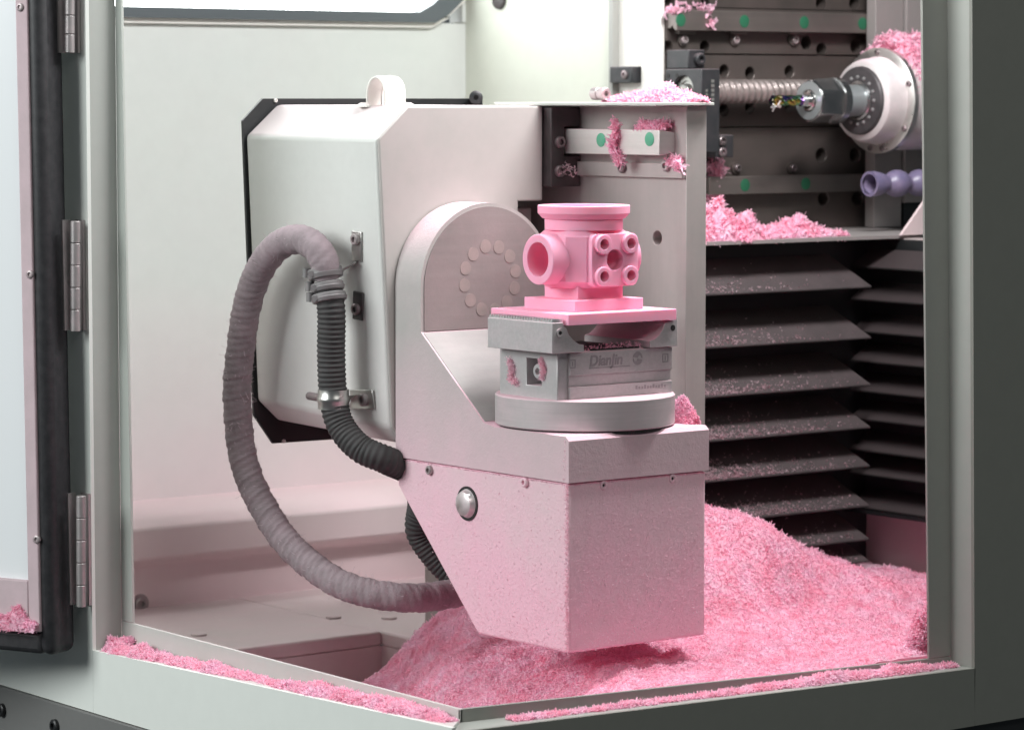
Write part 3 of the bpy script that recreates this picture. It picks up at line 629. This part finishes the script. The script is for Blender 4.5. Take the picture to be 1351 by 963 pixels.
obj('body', MB().box(.1385, XS-.0005, ya, yb_, .3150, .3755), 'railblack', cg, cut=MB().box(XS-.0160, XS+.01, ya-.01, yb_+.01, .3385, .3605), bevel=.001)
for q in ((.146, ya, .349), (.146, ya, .327)): screw(cg, q, (0, -1, 0), .0045, .003, 'screw')
tk = [(628, 127, .25), (633, 129, .27), (786, 124, .33), (795, 124, .33), (345, 0, 0)]
for i, (px, py, y) in enumerate(tk[2:4]):
    q = P(px, py, X=XS+.004); tag(obj('cap_screw', MB().lathe(q, (0, -1, 0), [(-.002, .0048), (.004, .0048), (.0046, .004), (.0046, .0022), (.002, .002)], 24), 'greyscrew'), 'dark socket screw head peeping over the guide plate, '+('far from the pink chips', 'next to the pink chips')[i], 'screw', 'screws above the guide plate')
q = P(628, 129, Y=Y3-.012); tag(obj('clamp_knob', MB().lathe(q, (-.6, -.8, 0), [(-.014, .0045), (0, .0045), (.001, .0055), (.006, .0055), (.007, .004), (.007, .002), (.004, .002)], 28), 'anod'), 'black socket head knob at the end of the back plate', 'knob')

# ================================================================== HOSES
def rib(r_, pitch, a): return lambda s, t: r_+a*math.sin(2*math.pi*s/pitch)
def hp(lst): return [tuple(P(x, y, X=X)) for x, y, X in lst]
co = hp([(431, 372, -.034), (437, 410, -.0335), (437, 470, -.033), (440, 525, -.032), (450, 562, -.030), (475, 591, -.024), (510, 607, -.010), (545, 625, .02), (556, 660, .045), (553, 700, .05), (575, 735, .06), (600, 760, .07)])
ch = thing('corrugated_hose', 'black corrugated hose running down the housing and behind the arm', 'hose', co[3])
obj('tube', MB().tube(co, rib(.0104, .0036, .0004), 28, .0007), 'rubber', ch)
wp = hp([(430, 366, -.034), (428, 345, -.036), (416, 326, -.039), (394, 316, -.042), (366, 326, -.045), (341, 358, -.047), (325, 410, -.048), (316, 470, -.048), (313, 530, -.047), (318, 590, -.045), (335, 645, -.042), (362, 693, -.038), (398, 735, -.032), (440, 765, -.024), (485, 782, -.010), (530, 788, .010), (575, 786, .04), (625, 778, .08)])
wh = thing('wrapped_hose', 'dusty mauve cloth wrapped hose looping out from the housing to the chips', 'hose', wp[0])
pn = [RNG.uniform(0, 6.28) for _ in range(8)]
def wr_(s, t):
    sp_ = (s/.0165-t/(2*math.pi)) % 1
    return .0107+.0005*sp_**2+.00022*math.sin(s*420+2*t+pn[0])+.00020*math.sin(s*1130-3*t+pn[1])+.00030*math.sin(s*95+t+pn[2])+.00012*math.sin(s*2300+5*t)
obj('cloth_wrap', MB().tube(wp, wr_, 40, .0009), 'fabric', wh)
# loose threads
th = MB()
wv = [Vector(q) for q in wp]
fz = RNG
for i in range(420):
    k = fz.integers(3, len(wv)-2); t = fz.uniform(); c0 = wv[k].lerp(wv[k+1], t); a = fz.uniform(0, 6.28)
    T = (wv[k+1]-wv[k]).normalized(); u_ = T.orthogonal().normalized(); v_ = T.cross(u_); n_ = u_*math.cos(a)+v_*math.sin(a)
    p0 = c0+n_*.0103; ln = fz.uniform(.0012, .0055); d_ = (n_*fz.uniform(.3, 1.)+T*fz.normal()*.8+v_*fz.normal()*.4).normalized()
    th.tube([p0, p0+d_*ln*.6, p0+d_*ln+n_*ln*.1], .00012, 4, .002, False)
tag(obj('loose_threads', th, mat('thread', (.62, .52, .55), .9), wh), None, None, None, 'stuff')
# coupling clamps, upper bracket, P-clip
cc0, cc1 = np.array(co[0]), np.array(co[1]); dn = (cc1-cc0)/np.linalg.norm(cc1-cc0)
cpn = thing('hose_coupling', 'grey ribbed clamp joining the wrapped hose to the corrugated hose', 'clamp', tuple(cc0))
for o_, r_, hgt in ((-.0105, .0128, .008), (.0005, .0122, .0065), (.0085, .0128, .0065)):
    rg = obj('band', MB().lathe(tuple(cc0+dn*o_), dn, [(0, r_-.0008), (.0005, r_), (hgt*.45, r_), (hgt*.5, r_+.0008), (hgt-.0005, r_), (hgt, r_-.001)], 40), 'clampgrey', cpn, bevel=.0003)
    q = cc0+dn*(o_+hgt/2); e = np.array([-.55, .83, 0])*(r_+.002); sub('clamp_lug', MB().cyl(q+e-np.array([0, 0, .0035]), q+e+np.array([0, 0, .0035]), .0034, 12).cyl(q+e*.6+np.array([-.6, -.6, 0])*r_, q+e*.6+np.array([-.75, -.75, 0])*r_, .0022, 10), 'clampgrey', rg)
def on_side(px, py, off=0.):   # point on the housing's leaning side face
    pA = np.array([Fp[0][0], Y2, Fp[0][1]]); pB = np.array([Fp[7][0], Y2, Fp[7][1]]); pC = np.array([Bp[0][0], Y3, Bp[0][1]])
    n_ = np.cross(pB-pA, pC-pA); n_ /= np.linalg.norm(n_); n_ *= -np.sign(n_[0]); return P(px, py, pt=pA+n_*off, n=n_), n_
br = thing('hose_bracket', 'bent steel bracket screwed to the housing holding the hose coupling', 'bracket', tuple(on_side(470, 345)[0]))
q, nn = on_side(470, 316, .0015); t0, _ = on_side(470, 345, .0015); b0_, _ = on_side(470, 412, .0015)
def strip(p0, p1, wdt, nn, th_=.0015):
    p0 = np.array(p0); p1 = np.array(p1); s_ = np.cross((p1-p0)/np.linalg.norm(p1-p0), nn); s_ /= np.linalg.norm(s_); m_ = MB()
    a = [p0-s_*wdt/2, p1-s_*wdt/2, p1+s_*wdt/2, p0+s_*wdt/2]; return m_.loft(a, [v-nn*th_ for v in a])
up_ = np.array([0, 0, 1.])
obj('tab', strip(q+up_*.006, t0, .0115, nn), 'steel', br, bevel=.0006); screw(br, q, nn, .0044, .003, 'greyscrew')
obj('arm', strip(t0-nn*.0005, cc0+dn*-.006+nn*-.010, .012, up_), 'steel', br, bevel=.0004)
q2, _ = on_side(471, 408, .0015); q3, _ = on_side(472, 385, .0015)
obj('tab', strip(q3, q2-up_*.008, .0115, nn), 'railblack', br, bevel=.0006); screw(br, q2, nn, .0044, .003, 'screw')
pc = np.array(P(440, 527, X=-.032)); 
pk = thing('hose_clip', 'bright metal clip screwed to the housing round the corrugated hose', 'clip', tuple(pc))
obj('band', MB().lathe(tuple(pc+up_*-.007), (0, 0, 1), [(0, .0116), (.0045, .0116), (.0058, .0124), (.0085, .0124), (.0098, .0116), (.0145, .0116), (.0145, .0106), (0, .0106)], 40, cap=(False, False)), 'steel', pk)
q, nn = on_side(481, 527, .0022); qa, _ = on_side(462, 527, .0022); qb, _ = on_side(492, 527, .0022)
obj('tab', strip(qa, qb, .0145, nn), 'steel', pk, bevel=.0005); obj('tab', strip(pc+np.array([-.0060, -.0095, 0]), qa, .0142, np.array([-.8, -.6, 0])), 'steel', pk, bevel=.0003)
screw(pk, q, nn, .0048, .0035, 'greyscrew')
obj('end_pin', MB().cyl(P(407, 522, X=-.034), P(424, 525, X=-.036), .003, 14), 'screw', pk, bevel=.001)

# ================================================================== COLUMN SIDE: BEARING, SCREW, SPINDLE
xb0, xb1 = P(925, 100, Y=.400)[0], P(950, 100, Y=.400)[0]
bb = thing('bearing_block', 'black anodised bearing block on the drilled column plate', 'bearing block', (xb0+.01, .42, .33))
zt_, zb_ = P(925, 91, Y=.400)[2], .335
SZ = P(1000, 121, Y=.424)[2]; SY = .424
obj('body', MB().box(xb0, xb1, .400, YC-.002, zb_, zt_), 'anod', bb, cut=MB().cyl((xb0-.01, SY, SZ), (xb0+.008, SY, SZ), .0135, 40), bevel=.001)
obj('lug', MB().box(xb0+.001, xb1-.002, .418, YC-.002, zt_+.0002, P(925, 66, Y=.418)[2]), 'anod', bb, bevel=.001)
screw(bb, (xb0+.012, .418, (zt_+P(925, 66, Y=.418)[2])/2), (0, -1, 0), .0055, .005, 'anod')
obj('bearing', MB().lathe((xb0+.007, SY, SZ), (-1, 0, 0), [(0, .0132), (.003, .0132), (.003, .0095), (.0015, .009), (.0015, .007), (.006, .0065), (.007, .0055), (.007, .002), (.005, .0015)], 40), 'steel', bb)
for yy in (.432, .444): obj('bore', MB().lathe((xb0+.001, yy, zt_-.006), (-1, 0, 0), [(0, .0022), (.0014, .0022)], 16), 'hole', bb)
mk = MB()
for i in range(6): mk.box(xb0+.0115, xb0+.0115+.0035, .3996, .4001, zt_-.012-i*.0040, zt_-.012-i*.0040+.0026)
for i in range(4): mk.box(xb0+.005, xb0+.0075, .3996, .4001, zt_-.020-i*.0036, zt_-.020-i*.0036+.0022)
obj('stamped_mark', mk, mat('stamp_grey', (.16, .16, .15), .6), bb)
bs = thing('ball_screw', 'steel ball screw with coarse thread dusted with pink running along the column', 'ball screw', (xb1, SY, SZ))
th_ = lambda s, t: .0098+.0010*max(-1, min(1, 1.8*math.sin(2*math.pi*s/.0072-t)))
obj('thread', MB().tube([(xb1-.002, SY, SZ), (.60, SY, SZ), (.72, SY, SZ)], th_, 40, .0005), mat('screw_steel', (.42, .37, .35), .33, .85, dust=.22, dcol=(.6, .42, .44), nscale=50), bs)
ss = thing('limit_switch', 'small black switch with two screws below the bearing block', 'switch', tuple(P(948, 193, Y=.42)))
q0 = P(938, 208, Y=.425); q1 = P(961, 178, Y=.425); obj('body', MB().box(q0[0], q1[0], .418, YC-.002, q0[2], q1[2]), 'anod', ss, bevel=.001)
for py in (186, 201): screw(ss, P(952, py, Y=.418), (0, -1, 0), .0042, .003, 'screw')

YP, = (.370,); ZP = .3798
k_ = 2.83/4200
spn = thing('milling_spindle', 'dusty round milling spindle with steel flange ring and collet nut', 'spindle', (.66, YP, ZP))
def sx(px): return P(px, 133, Y=YP)[0]
xf = sx(1160)
obj('body', MB().lathe((xf+.004, YP, ZP), (1, 0, 0), [(0, 66*k_), (.16, 66*k_)], 96), 'spin', spn)
fl_ = obj('flange', MB().lathe((xf-.003, YP, ZP), (1, 0, 0), [(0, 66*k_), (.001, 70*k_), (.006, 70*k_), (.007, 68*k_)], 96), 'spinring', spn)
for a in (90, 20, -35, 145, 200, 260, -80):
    y, z = math.cos(math.radians(a)), math.sin(math.radians(a))
    screw(fl_, (xf-.003, YP+y*64*k_*-1, ZP+z*64*k_), (-1, 0, 0), .0026, .0018, 'screw', sub_=True)
xn = sx(1137)
obj('nose_cap', MB().lathe((xf-.002, YP, ZP), (-1, 0, 0), [(0, 59*k_), (.003, 57*k_), (xf-xn-.006, 55*k_), (xf-xn-.002, 52.5*k_), (xf-xn, 47*k_), (xf-xn, 30*k_), (xf-xn-.006, 28*k_)], 96), 'spin', spn)
sl_ = obj('seal_disc', MB().lathe((xn+.0005, YP, ZP), (-1, 0, 0), [(0, 46*k_), (.0040, 45*k_), (.0056, 43*k_), (.0056, 25*k_), (.002, 24*k_)], 80), 'spblack', spn)
obj('shaft_ring', MB().lathe((xn-.001, YP, ZP), (-1, 0, 0), [(0, 27*k_), (.0050, 26*k_), (.0062, 23.5*k_), (.0062, 20*k_)], 64), 'nut', spn)
for i in range(16):
    a = 2*math.pi*i/16; sub('ball', MB().lathe((xn-.0050, YP+31*k_*math.cos(a), ZP+31*k_*math.sin(a)), (-1, 0, 0), [(0, .0018), (.0012, .0015), (.0016, .0008)], 10), 'clampgrey', sl_)
x0, x1 = sx(1100), sx(1067)
obj('shaft', MB().lathe((xn, YP, ZP), (-1, 0, 0), [(0, 21*k_), (xn-x0+.001, 20*k_)], 64), 'nutface', spn)
# collet nut: round back, six ground flats to the front
nb = MB(); n_ = 96; rings = [(x0+.006, 27, 99), (x0+.004, 30.5, 99), (x0-.0030, 30.5, 99), (x0-.0034, 30.5, 25.5), (x1+.004, 30.2, 25.5), (x1+.0006, 27.6, 25.5), (x1, 26.0, 25.2), (x1, 9, 99), (x1+.01, 8, 99)]
for xx, rr, fl3 in rings:
    for i in range(n_):
        a = 2*math.pi*i/n_; w3 = (a+.4) % (math.pi/3)-math.pi/6; q = min(rr, fl3/math.cos(w3))*k_
        nb.v.append((xx, YP+q*math.cos(a), ZP+q*math.sin(a)))
nb.f += [(j*n_+i, j*n_+(i+1) % n_, (j+1)*n_+(i+1) % n_, (j+1)*n_+i) for j in range(len(rings)-1) for i in range(n_)]
nb.f += [tuple(range(n_)), tuple(range((len(rings)-1)*n_, len(rings)*n_))]
nt_ = obj('collet_nut', nb, 'nut', spn)
sub('nut_face', MB().lathe((x1+.0002, YP, ZP), (-1, 0, 0), [(0, 25*k_), (.0006, 24.6*k_), (.0006, 15*k_), (-.001, 14*k_), (-.002, 8*k_)], 64, cap=(False, False)), 'nutface', nt_)
sub('collet', MB().lathe((x1+.004, YP, ZP), (-1, 0, 0), [(0, 13.5*k_), (.005, 13*k_), (.006, 11*k_), (.006, 7*k_)], 32), 'bright', nt_)
# end mill
em = thing('end_mill', 'iridescent fluted end mill held in the spindle collet', 'end mill', (x1, YP, ZP)); xt = sx(1019)
obj('shank', MB().cyl((x1+.01, YP, ZP), (x1-.010, YP, ZP), .0052, 32), 'bright', em)
fl2 = lambda s, t: .0050*(.80+.20*math.cos(3*(t-s*210))) if s > .001 else .0052
obj('flutes', MB().tube([(x1-.010, YP, ZP), ((x1+xt)/2, YP, ZP), (xt, YP, ZP)], lambda s, t: .0050*(.74+.26*abs(math.cos(1.5*(t-s*190)))), 36, .0007), 'cutter', em)
V, Fq = flakes(np.array([[xt+.002+RNG.uniform(0, .006), YP+RNG.normal()*.002, ZP-RNG.uniform(-.004, .006)] for _ in range(22)]), np.tile([0, 0, 1.], (22, 1)), .004, .009, .0012, .0026)
me = npmesh('caught_chips', V, Fq); oc = obj('caught_chips', me, mat('pale_chip', (.85, .80, .80), .5), em); oc['kind'] = 'stuff'
# carriage plates behind spindle and hose nozzle
sc_ = thing('spindle_carriage', 'grey dusty carriage plates behind the spindle', 'carriage', (.70, .43, .26))
xa_, xm = P(1152, 60, Y=.425)[0], P(1189, 60, Y=.425)[0]
obj('plate', MB().box(xa_, xm-.0006, .422, YC-.016, ZS+.0005, .6), 'carr', sc_, bevel=.0006)
obj('plate', MB().box(xm+.0006, .80, .419, YC-.016, P(1189, 268, Y=.419)[2], .6), 'carr', sc_, bevel=.0006)
obj('underside_block', MB().box(xm+.004, .80, .424, YC-.016, ZS+.0005, P(1189, 268, Y=.419)[2]-.0005), 'black', sc_)
nz = thing('coolant_nozzle', 'purple ball jointed plastic coolant nozzle under the spindle', 'nozzle', tuple(P(1190, 242, Y=.35)))
qn = P(1147, 243, Y=.35); kk = 2.86/4200
obj('mouth', MB().lathe(qn, (1, 0, 0), [(0, 13*kk), (0, 16.5*kk), (.006, 16.5*kk), (.012, 15*kk), (.020, 11.5*kk), (.020, 8*kk), (.002, 13*kk)], 40, cap=(False, False)), 'nozzle', nz)
for i in range(3):
    c_ = (qn[0]+.034+i*.028, .35, qn[2]); obj('ball_joint', MB().lathe(c_, (1, 0, 0), [(18*kk*math.cos(math.pi*(1-j/14))*1.15, max(9*kk, 18*kk*math.sin(math.pi*j/14))) for j in range(1, 14)], 40), 'nozzle', nz)

# ================================================================== BELLOWS
def bellows(name, label, lips, mk_, mt, base):
    t = thing(name, label, 'bellows', base)
    for i, zl_ in enumerate(lips): obj('slat', mk_(zl_, i), mt, t, bevel=.0005)
    return t
xbr = P(1149, 500, Y=.300)[0]
lipz = [P(1149, y, Y=.30)[2] for y in (380, 447, 509, 565, 616, 668, 712, 741)]
def slatL(z, i):   # sloping plate, lip at the front, turned down edge
    pr = [(.300, z), (.3012, z), (.3012, z+.0012), (.336, z+.0270), (.336, z+.0285), (.3006, z+.0020), (.300, z+.0010)]
    a = [(.20, y, q) for y, q in pr]; b = [(xbr-.018*max(0, (y-.3012)/.035), y, q) for y, q in pr]; return MB().loft(a, b)
bl = bellows('bellows_cover', 'black slatted bellows cover strewn with pink chips behind the guide plate', lipz, slatL, 'slatdust', (.45, .32, ZF))
obj('backing', MB().box(.20, .612, .346, .342, ZF, ZS-.004), 'black', bl)
XR = .585
lipr = [P(1220, y, X=XR)[2] for y in (359, 403, 446, 486, 526, 564, 606, 638, 683)]
def slatR(z, i):
    pr = [(XR, z), (XR+.001, z), (XR+.001, z+.001), (XR+.024, z+.0150), (XR+.024, z+.0162), (XR+.0004, z+.0016)]
    return MB().prism([(x, q) for x, q in pr], 'y', -.06, .337)
b2 = bellows('bellows_cover', 'black slatted bellows cover on the side wall next to the right jamb', lipr, slatR, 'slat', (XR, .1, ZF))
obj('backing', MB().box(XR+.0245, XR+.0265, -.06, .345, lipr[-1]-.002, ZS-.004), 'black', b2)
obj('bottom_edge', MB().box(XR, XR+.0245, -.06, .345, lipr[-1]-.004, lipr[-1]-.0005), 'black', b2)

# ================================================================== CHIPS
cp_ = np.array([(-.02, .17, -.105), (-.075, .08, -.090), (.14, .30, -.012), (.10, .33, -.055), (.06, .30, -.090), (.01, .25, -.105), (.08, .22, -.030), (.05, .16, -.045), (.03, .1, -.036), (-.02, .04, -.042), (-.06, .05, -.10), (-.1, .12, -.105), (-.12, .0, -.090), (-.13, -.07, -.07), (-.09, -.05, -.08),
  (-.05, -.03, -.026), (.03, -.05, -.022), (.06, .05, -.016), (.08, .15, -.014), (.15, .02, -.018), (.16, .10, -.004), (.2, -.05, -.022), (.26, -.075, -.018), (.285, -.070, -.012), (.25, .05, -.016), (.30, .2, .060), (.36, .27, .052), (.35, .2, .040), (.405, .2, .006), (.409, .27, .028),
  (.47, .27, -.005), (.49, .2, -.016), (.56, .27, -.030), (.55, .2, -.030), (.45, .05, -.034), (.52, -.05, -.036), (.23, .15, .028), (.19, .06, -.012), (.24, .22, .065), (.18, .2, .02), (.33, .05, -.022), (.40, .12, -.012), (.34, -.04, -.026), (.16, .33, -.02), (.2, .38, -.03), (-.1, .25, -.10), (0, .35, -.10), (.10, .42, -.07), (-.1, .4, -.1)])
def hz_(x, y):
    d2 = (x[..., None]-cp_[:, 0])**2+(y[..., None]-cp_[:, 1])**2; w_ = np.exp(-d2/(2*.032**2))+1e-6/(d2+1e-4)
    sill_ = -.0105-.029*np.clip(x-XA, 0, .5)
    return np.minimum((w_*cp_[:, 2]).sum(-1)/w_.sum(-1)+.0034*vnoise(x, y, 70, 3)+.0034*vnoise(x, y, 170, 4)+.0024*vnoise(x, y, 420, 5)+.0010*vnoise(x, y, 900, 6), sill_+.7*(y-YB))
gx, gy = np.meshgrid(np.arange(XA+.004, .61, .004), np.arange(YB+.004, .338, .004), indexing='ij'); gz = hz_(gx, gy)
G = np.stack([gx, gy, gz], -1).reshape(-1, 3); i = np.arange(gx.size).reshape(gx.shape)
Fq = np.stack([i[:-1, :-1], i[1:, :-1], i[1:, 1:], i[:-1, 1:]], -1).reshape(-1, 4)
keep = np.array([G[f][:, 2].max() > -.1 for f in Fq]); Fq = Fq[keep]
n = 420000; x = RNG.uniform(XA+.006, .60, n); y = RNG.uniform(YB+.005, .335, n); z = hz_(x, y)
sl_p = np.sqrt(1+((hz_(x+.002, y)-z)/.002)**2+((hz_(x, y+.002)-z)/.002)**2); ok = (z > -.1) & (RNG.uniform(0, 1, n) < .50*sl_p) & ~((x > .21) & (y > .30)); x, y, z = x[ok], y[ok], z[ok]; e = .002
nn = np.stack([-(hz_(x+e, y)-z)/e, -(hz_(x, y+e)-z)/e, np.ones_like(x)], -1); nn /= np.linalg.norm(nn, axis=1)[:, None]
pts = np.stack([x, y, z], -1)+nn*RNG.uniform(-.0004, .0012, len(x))[:, None]
chips('chip_heap', 'deep heap of fluffy pink wax chips covering the tray floor', pts=pts, nrm=nn, size=(.0013, .0036, .0006, .0013), base=(G, Fq), lift=.45)
k = RNG.integers(0, len(pts), 6000); chips('chip_curls', 'larger pink wax curls strewn over the chip heap on the tray floor', pts=pts[k]+nn[k]*.0006, nrm=nn[k], size=(.003, .0070, .0008, .0018), lift=.45)
ap = lambda a, b: np.array(a)+(np.array(b)-np.array(a))
xl = (XE+XA)/2
heap('sill_chips', 'ridge of pink wax chips along the sill ledge under the opened door', (xl+.002, .338, zl+.0005), (xl+.002, -.085, zr-.001), .020, .0072, 11000, side=(1, 0, 0), seed=11, prof=lambda t: max(.15, .70+.3*math.sin(t*9+1)+.25*math.sin(t*23)+.12*math.sin(t*61)))
heap('sill_chips', 'thin shaded drift of pink chips along the sill ledge of the cabinet front', (-.12, (YB+YE)/2+.002, -.0185), (O0[0]-.006, (YB+YE)/2+.004, O0[2]+.0005), .015, .0055, 7000, side=(0, 1, 0), seed=21, prof=lambda t: max(.06, .25+.75*math.exp(-((t-.74)/.22)**2)+.15*math.sin(t*31)))
V0 = np.array([XA-.004, .335, -.024]); 
heap('corner_chips', 'small clump of pink chips in the sill corner below the left jamb', (xl, .343, zl), (XA-.001, .326, zl), .012, .010, 700, side=(.5, .6, 0), seed=5)
zt2 = .3791
a = P(798, 137, X=.176); b = P(930, 137, X=.176)
heap('plate_chips', 'long mound of pink chips on top of the guide plate', (.178, a[1], zt2), (.178, YS-.005, zt2), .020, .0120, 3200, side=(1, 0, 0), seed=31, prof=lambda t: .12+.95*math.sin(math.pi*min(1, t*.95))**1.3, size=(.002, .006, .0010, .0024))
heap('rail_chips', 'tuft of pink chips lying on the end of the guide plate rail', (XS-.007, P(845, 160, X=XS-.008)[1], z1), (XS-.004, rb[1]+.001, z1), .013, .007, 420, side=(1, 0, 0), seed=41, size=(.003, .007, .0010, .0022))
def clump(name, label, px, X=None, Y=None, n=300, r=.006, size=(.003, .007, .001, .0024), nrm=(0, 0, 1), mt='chip'):
    """chips clinging along a chain of photo points on a plane"""
    q = [P(x, y, X=X, Y=Y) for x, y in px]; L_ = []
    for _ in range(n):
        k = RNG.integers(0, max(1, len(q)-1)); t = RNG.uniform(); c_ = q[k] if len(q) == 1 else q[k]*(1-t)+q[k+1]*t
        d_ = RNG.normal(size=3); d_ /= np.linalg.norm(d_); L_.append(c_+d_*r*RNG.uniform(0, 1)**.5)
    return chips(name, label, pts=np.array(L_), nrm=np.tile(np.array(nrm, float), (n, 1)), size=size, lift=1., mt=mt)
clump('hanging_chips', 'stringy clump of pink chips hanging down over the guide plate rail', [(811, 160), (813, 180), (808, 195), (815, 205), (818, 215)], X=XS-.016, n=330, r=.0042)
clump('clinging_chips', 'pink chips clinging below the guide plate rail by the end screw', [(882, 212), (893, 212), (898, 222)], X=XS-.004, n=140, r=.005)
clump('carriage_chips', 'dull chips caught under the black linear carriage', [(725, 215), (745, 222), (760, 228)], X=XS-.02, n=60, r=.006, size=(.002, .005, .0008, .0018), mt='slatchip')
clump('column_chips', 'tumbling pink chips stuck beside the guide plate edge and column', [(940, 215), (946, 235), (940, 255), (944, 275)], Y=YC-.005, n=620, r=.010, size=(.003, .009, .0012, .003))
heap('table_chips', 'fluffy pink chips behind the round table on the block', (.1240, .010, zt-.001), (.1215, .090, zt-.001), .013, .0260, 5600, side=(1, 0, 0), seed=71, size=(.0010, .0028, .0005, .0012), prof=lambda t: max(.1, math.sin(math.pi*min(1, t*1.15+.05))**.8))
heap('shelf_chips', 'fluffy mound of pink chips on the shelf above the bellows', (.36, .325, ZS), (.56, .325, ZS), .05, .040, 5200, side=(0, 1, 0), seed=51, size=(.003, .009, .0012, .0030), prof=lambda t: max(.05, 1-.15*math.sin(t*14)-t*1.02) if t > .05 else .8)
xs_ = sx(1160)
n = 2600; t = RNG.uniform(0, 1, n); a = RNG.normal(90, 34, n); a = np.radians(a); rr = 66*k_+.016*np.exp(-((np.degrees(a)-90)/30)**2)*RNG.uniform(0, 1, n)**.6
pts = np.stack([xs_+.012+t*.08-.012*(RNG.uniform(0, 1, n)), YP+rr*np.cos(a), ZP+rr*np.sin(a)], -1); nn = np.stack([0*a, np.cos(a), np.sin(a)], -1)
chips('spindle_chips', 'fluffy cap of pink chips on top of the milling spindle', pts=pts, nrm=nn, size=(.004, .009, .0014, .0032), lift=.8)
clump('rail_end_chips', 'pink chips at the end of the upper column rail', [(882, 15), (895, 10), (925, 10), (938, 14)], Y=YC-.012, n=70, r=.007, size=(.004, .010, .002, .004))
clump('rail_face_chips', 'few pink chips stuck on the face of the upper column rail', [(938, 34), (940, 28)], Y=YC-.017, n=22, r=.004, size=(.004, .009, .002, .0035))
# chips on bellows slats
L_ = []; NN = []
for i, z in enumerate(lipz):
    m_ = int(420+520*min(i, 5)); x = .33+RNG.exponential(.055, m_); y = .3005+RNG.exponential(.006, m_)
    k = (x < xbr-.012) & (y < .333); x, y = x[k], y[k]; L_.append(np.stack([x, y, z+.0022+(y-.3012)*.742+RNG.uniform(0, .0014, len(x))], -1))
L_ = np.concatenate(L_); chips('bellows_chips', 'scattered pink chips lying along the slats of the bellows', pts=L_, nrm=np.tile([0, -.6, .8], (len(L_), 1)), size=(.0008, .0034, .0005, .0013), lift=.4, mt='slatchip')
# door chips
q0 = np.array(D(.002+du1, -.002, zr_)); q1 = np.array(D(.16, -.002, zr_))
heap('door_chips', 'pink chips piled on the bottom seal of the opened door', q0, q1, .008, .0150, 2200, side=-dw, seed=61, size=(.002, .005, .0008, .0018), prof=lambda t: .8+.3*math.sin(t*13))
# pit and jamb corner, vise dust, block edge
clump('vise_chips', 'pink dust packed in the outer part of the recess round the vise screw', [(672, 474), (677, 486), (674, 499), (683, 505)], X=vx0-.0005, n=1500, r=.0036, size=(.0005, .0016, .0004, .0009), mt='dustchip')
clump('vise_chips', 'pink dust packed beside the vise screw near the name plate', [(714, 474), (718, 487), (715, 500)], X=vx0-.0005, n=1000, r=.0030, size=(.0005, .0016, .0004, .0009), mt='dustchip')
clump('jaw_chips', 'fine pink chips in the channel between the vise jaws', [(775, 463), (800, 459), (840, 456), (870, 452)], Y=vy0+.004, n=500, r=.0035, size=(.0010, .0030, .0005, .0011))
clump('jamb_chips', 'pink chips heaped in the corner against the right jamb', [(1208, 848), (1216, 830), (1222, 805)], Y=YB+.014, n=4000, r=.009, size=(.001, .003, .0006, .0013))

n = 4200; z = np.clip(RNG.exponential(.05, n), 0, .117); y = RNG.uniform(0, .2, n); k = (y < .1047+z*1.01) & (RNG.uniform(0, 1, n) < 1-y*3.5); y, z = y[k], z[k]
A = np.stack([np.full(len(y), -.0003), y, z], -1); NA = np.tile([-1., 0, 0], (len(y), 1))
n = 2400; x = RNG.uniform(.001, .124, n); z = np.clip(RNG.exponential(.06, n), 0, .117); B = np.stack([x, np.full(n, -.0003), z], -1); NB = np.tile([0, -1., 0], (n, 1))
n = 1500; e = RNG.normal(0, .0015, n); z = RNG.uniform(0, .149, n); E_ = np.stack([-np.abs(e)*.3-.0004, np.abs(e), z], -1); NE = np.tile([-.7, -.7, 0], (n, 1))
chips('block_dust', 'fine pink wax powder clinging to the faces of the block', pts=np.concatenate([A, B, E_]), nrm=np.concatenate([NA, NB, NE]), size=(.0004, .0013, .0003, .0008), lift=.3, mt='dustchip')
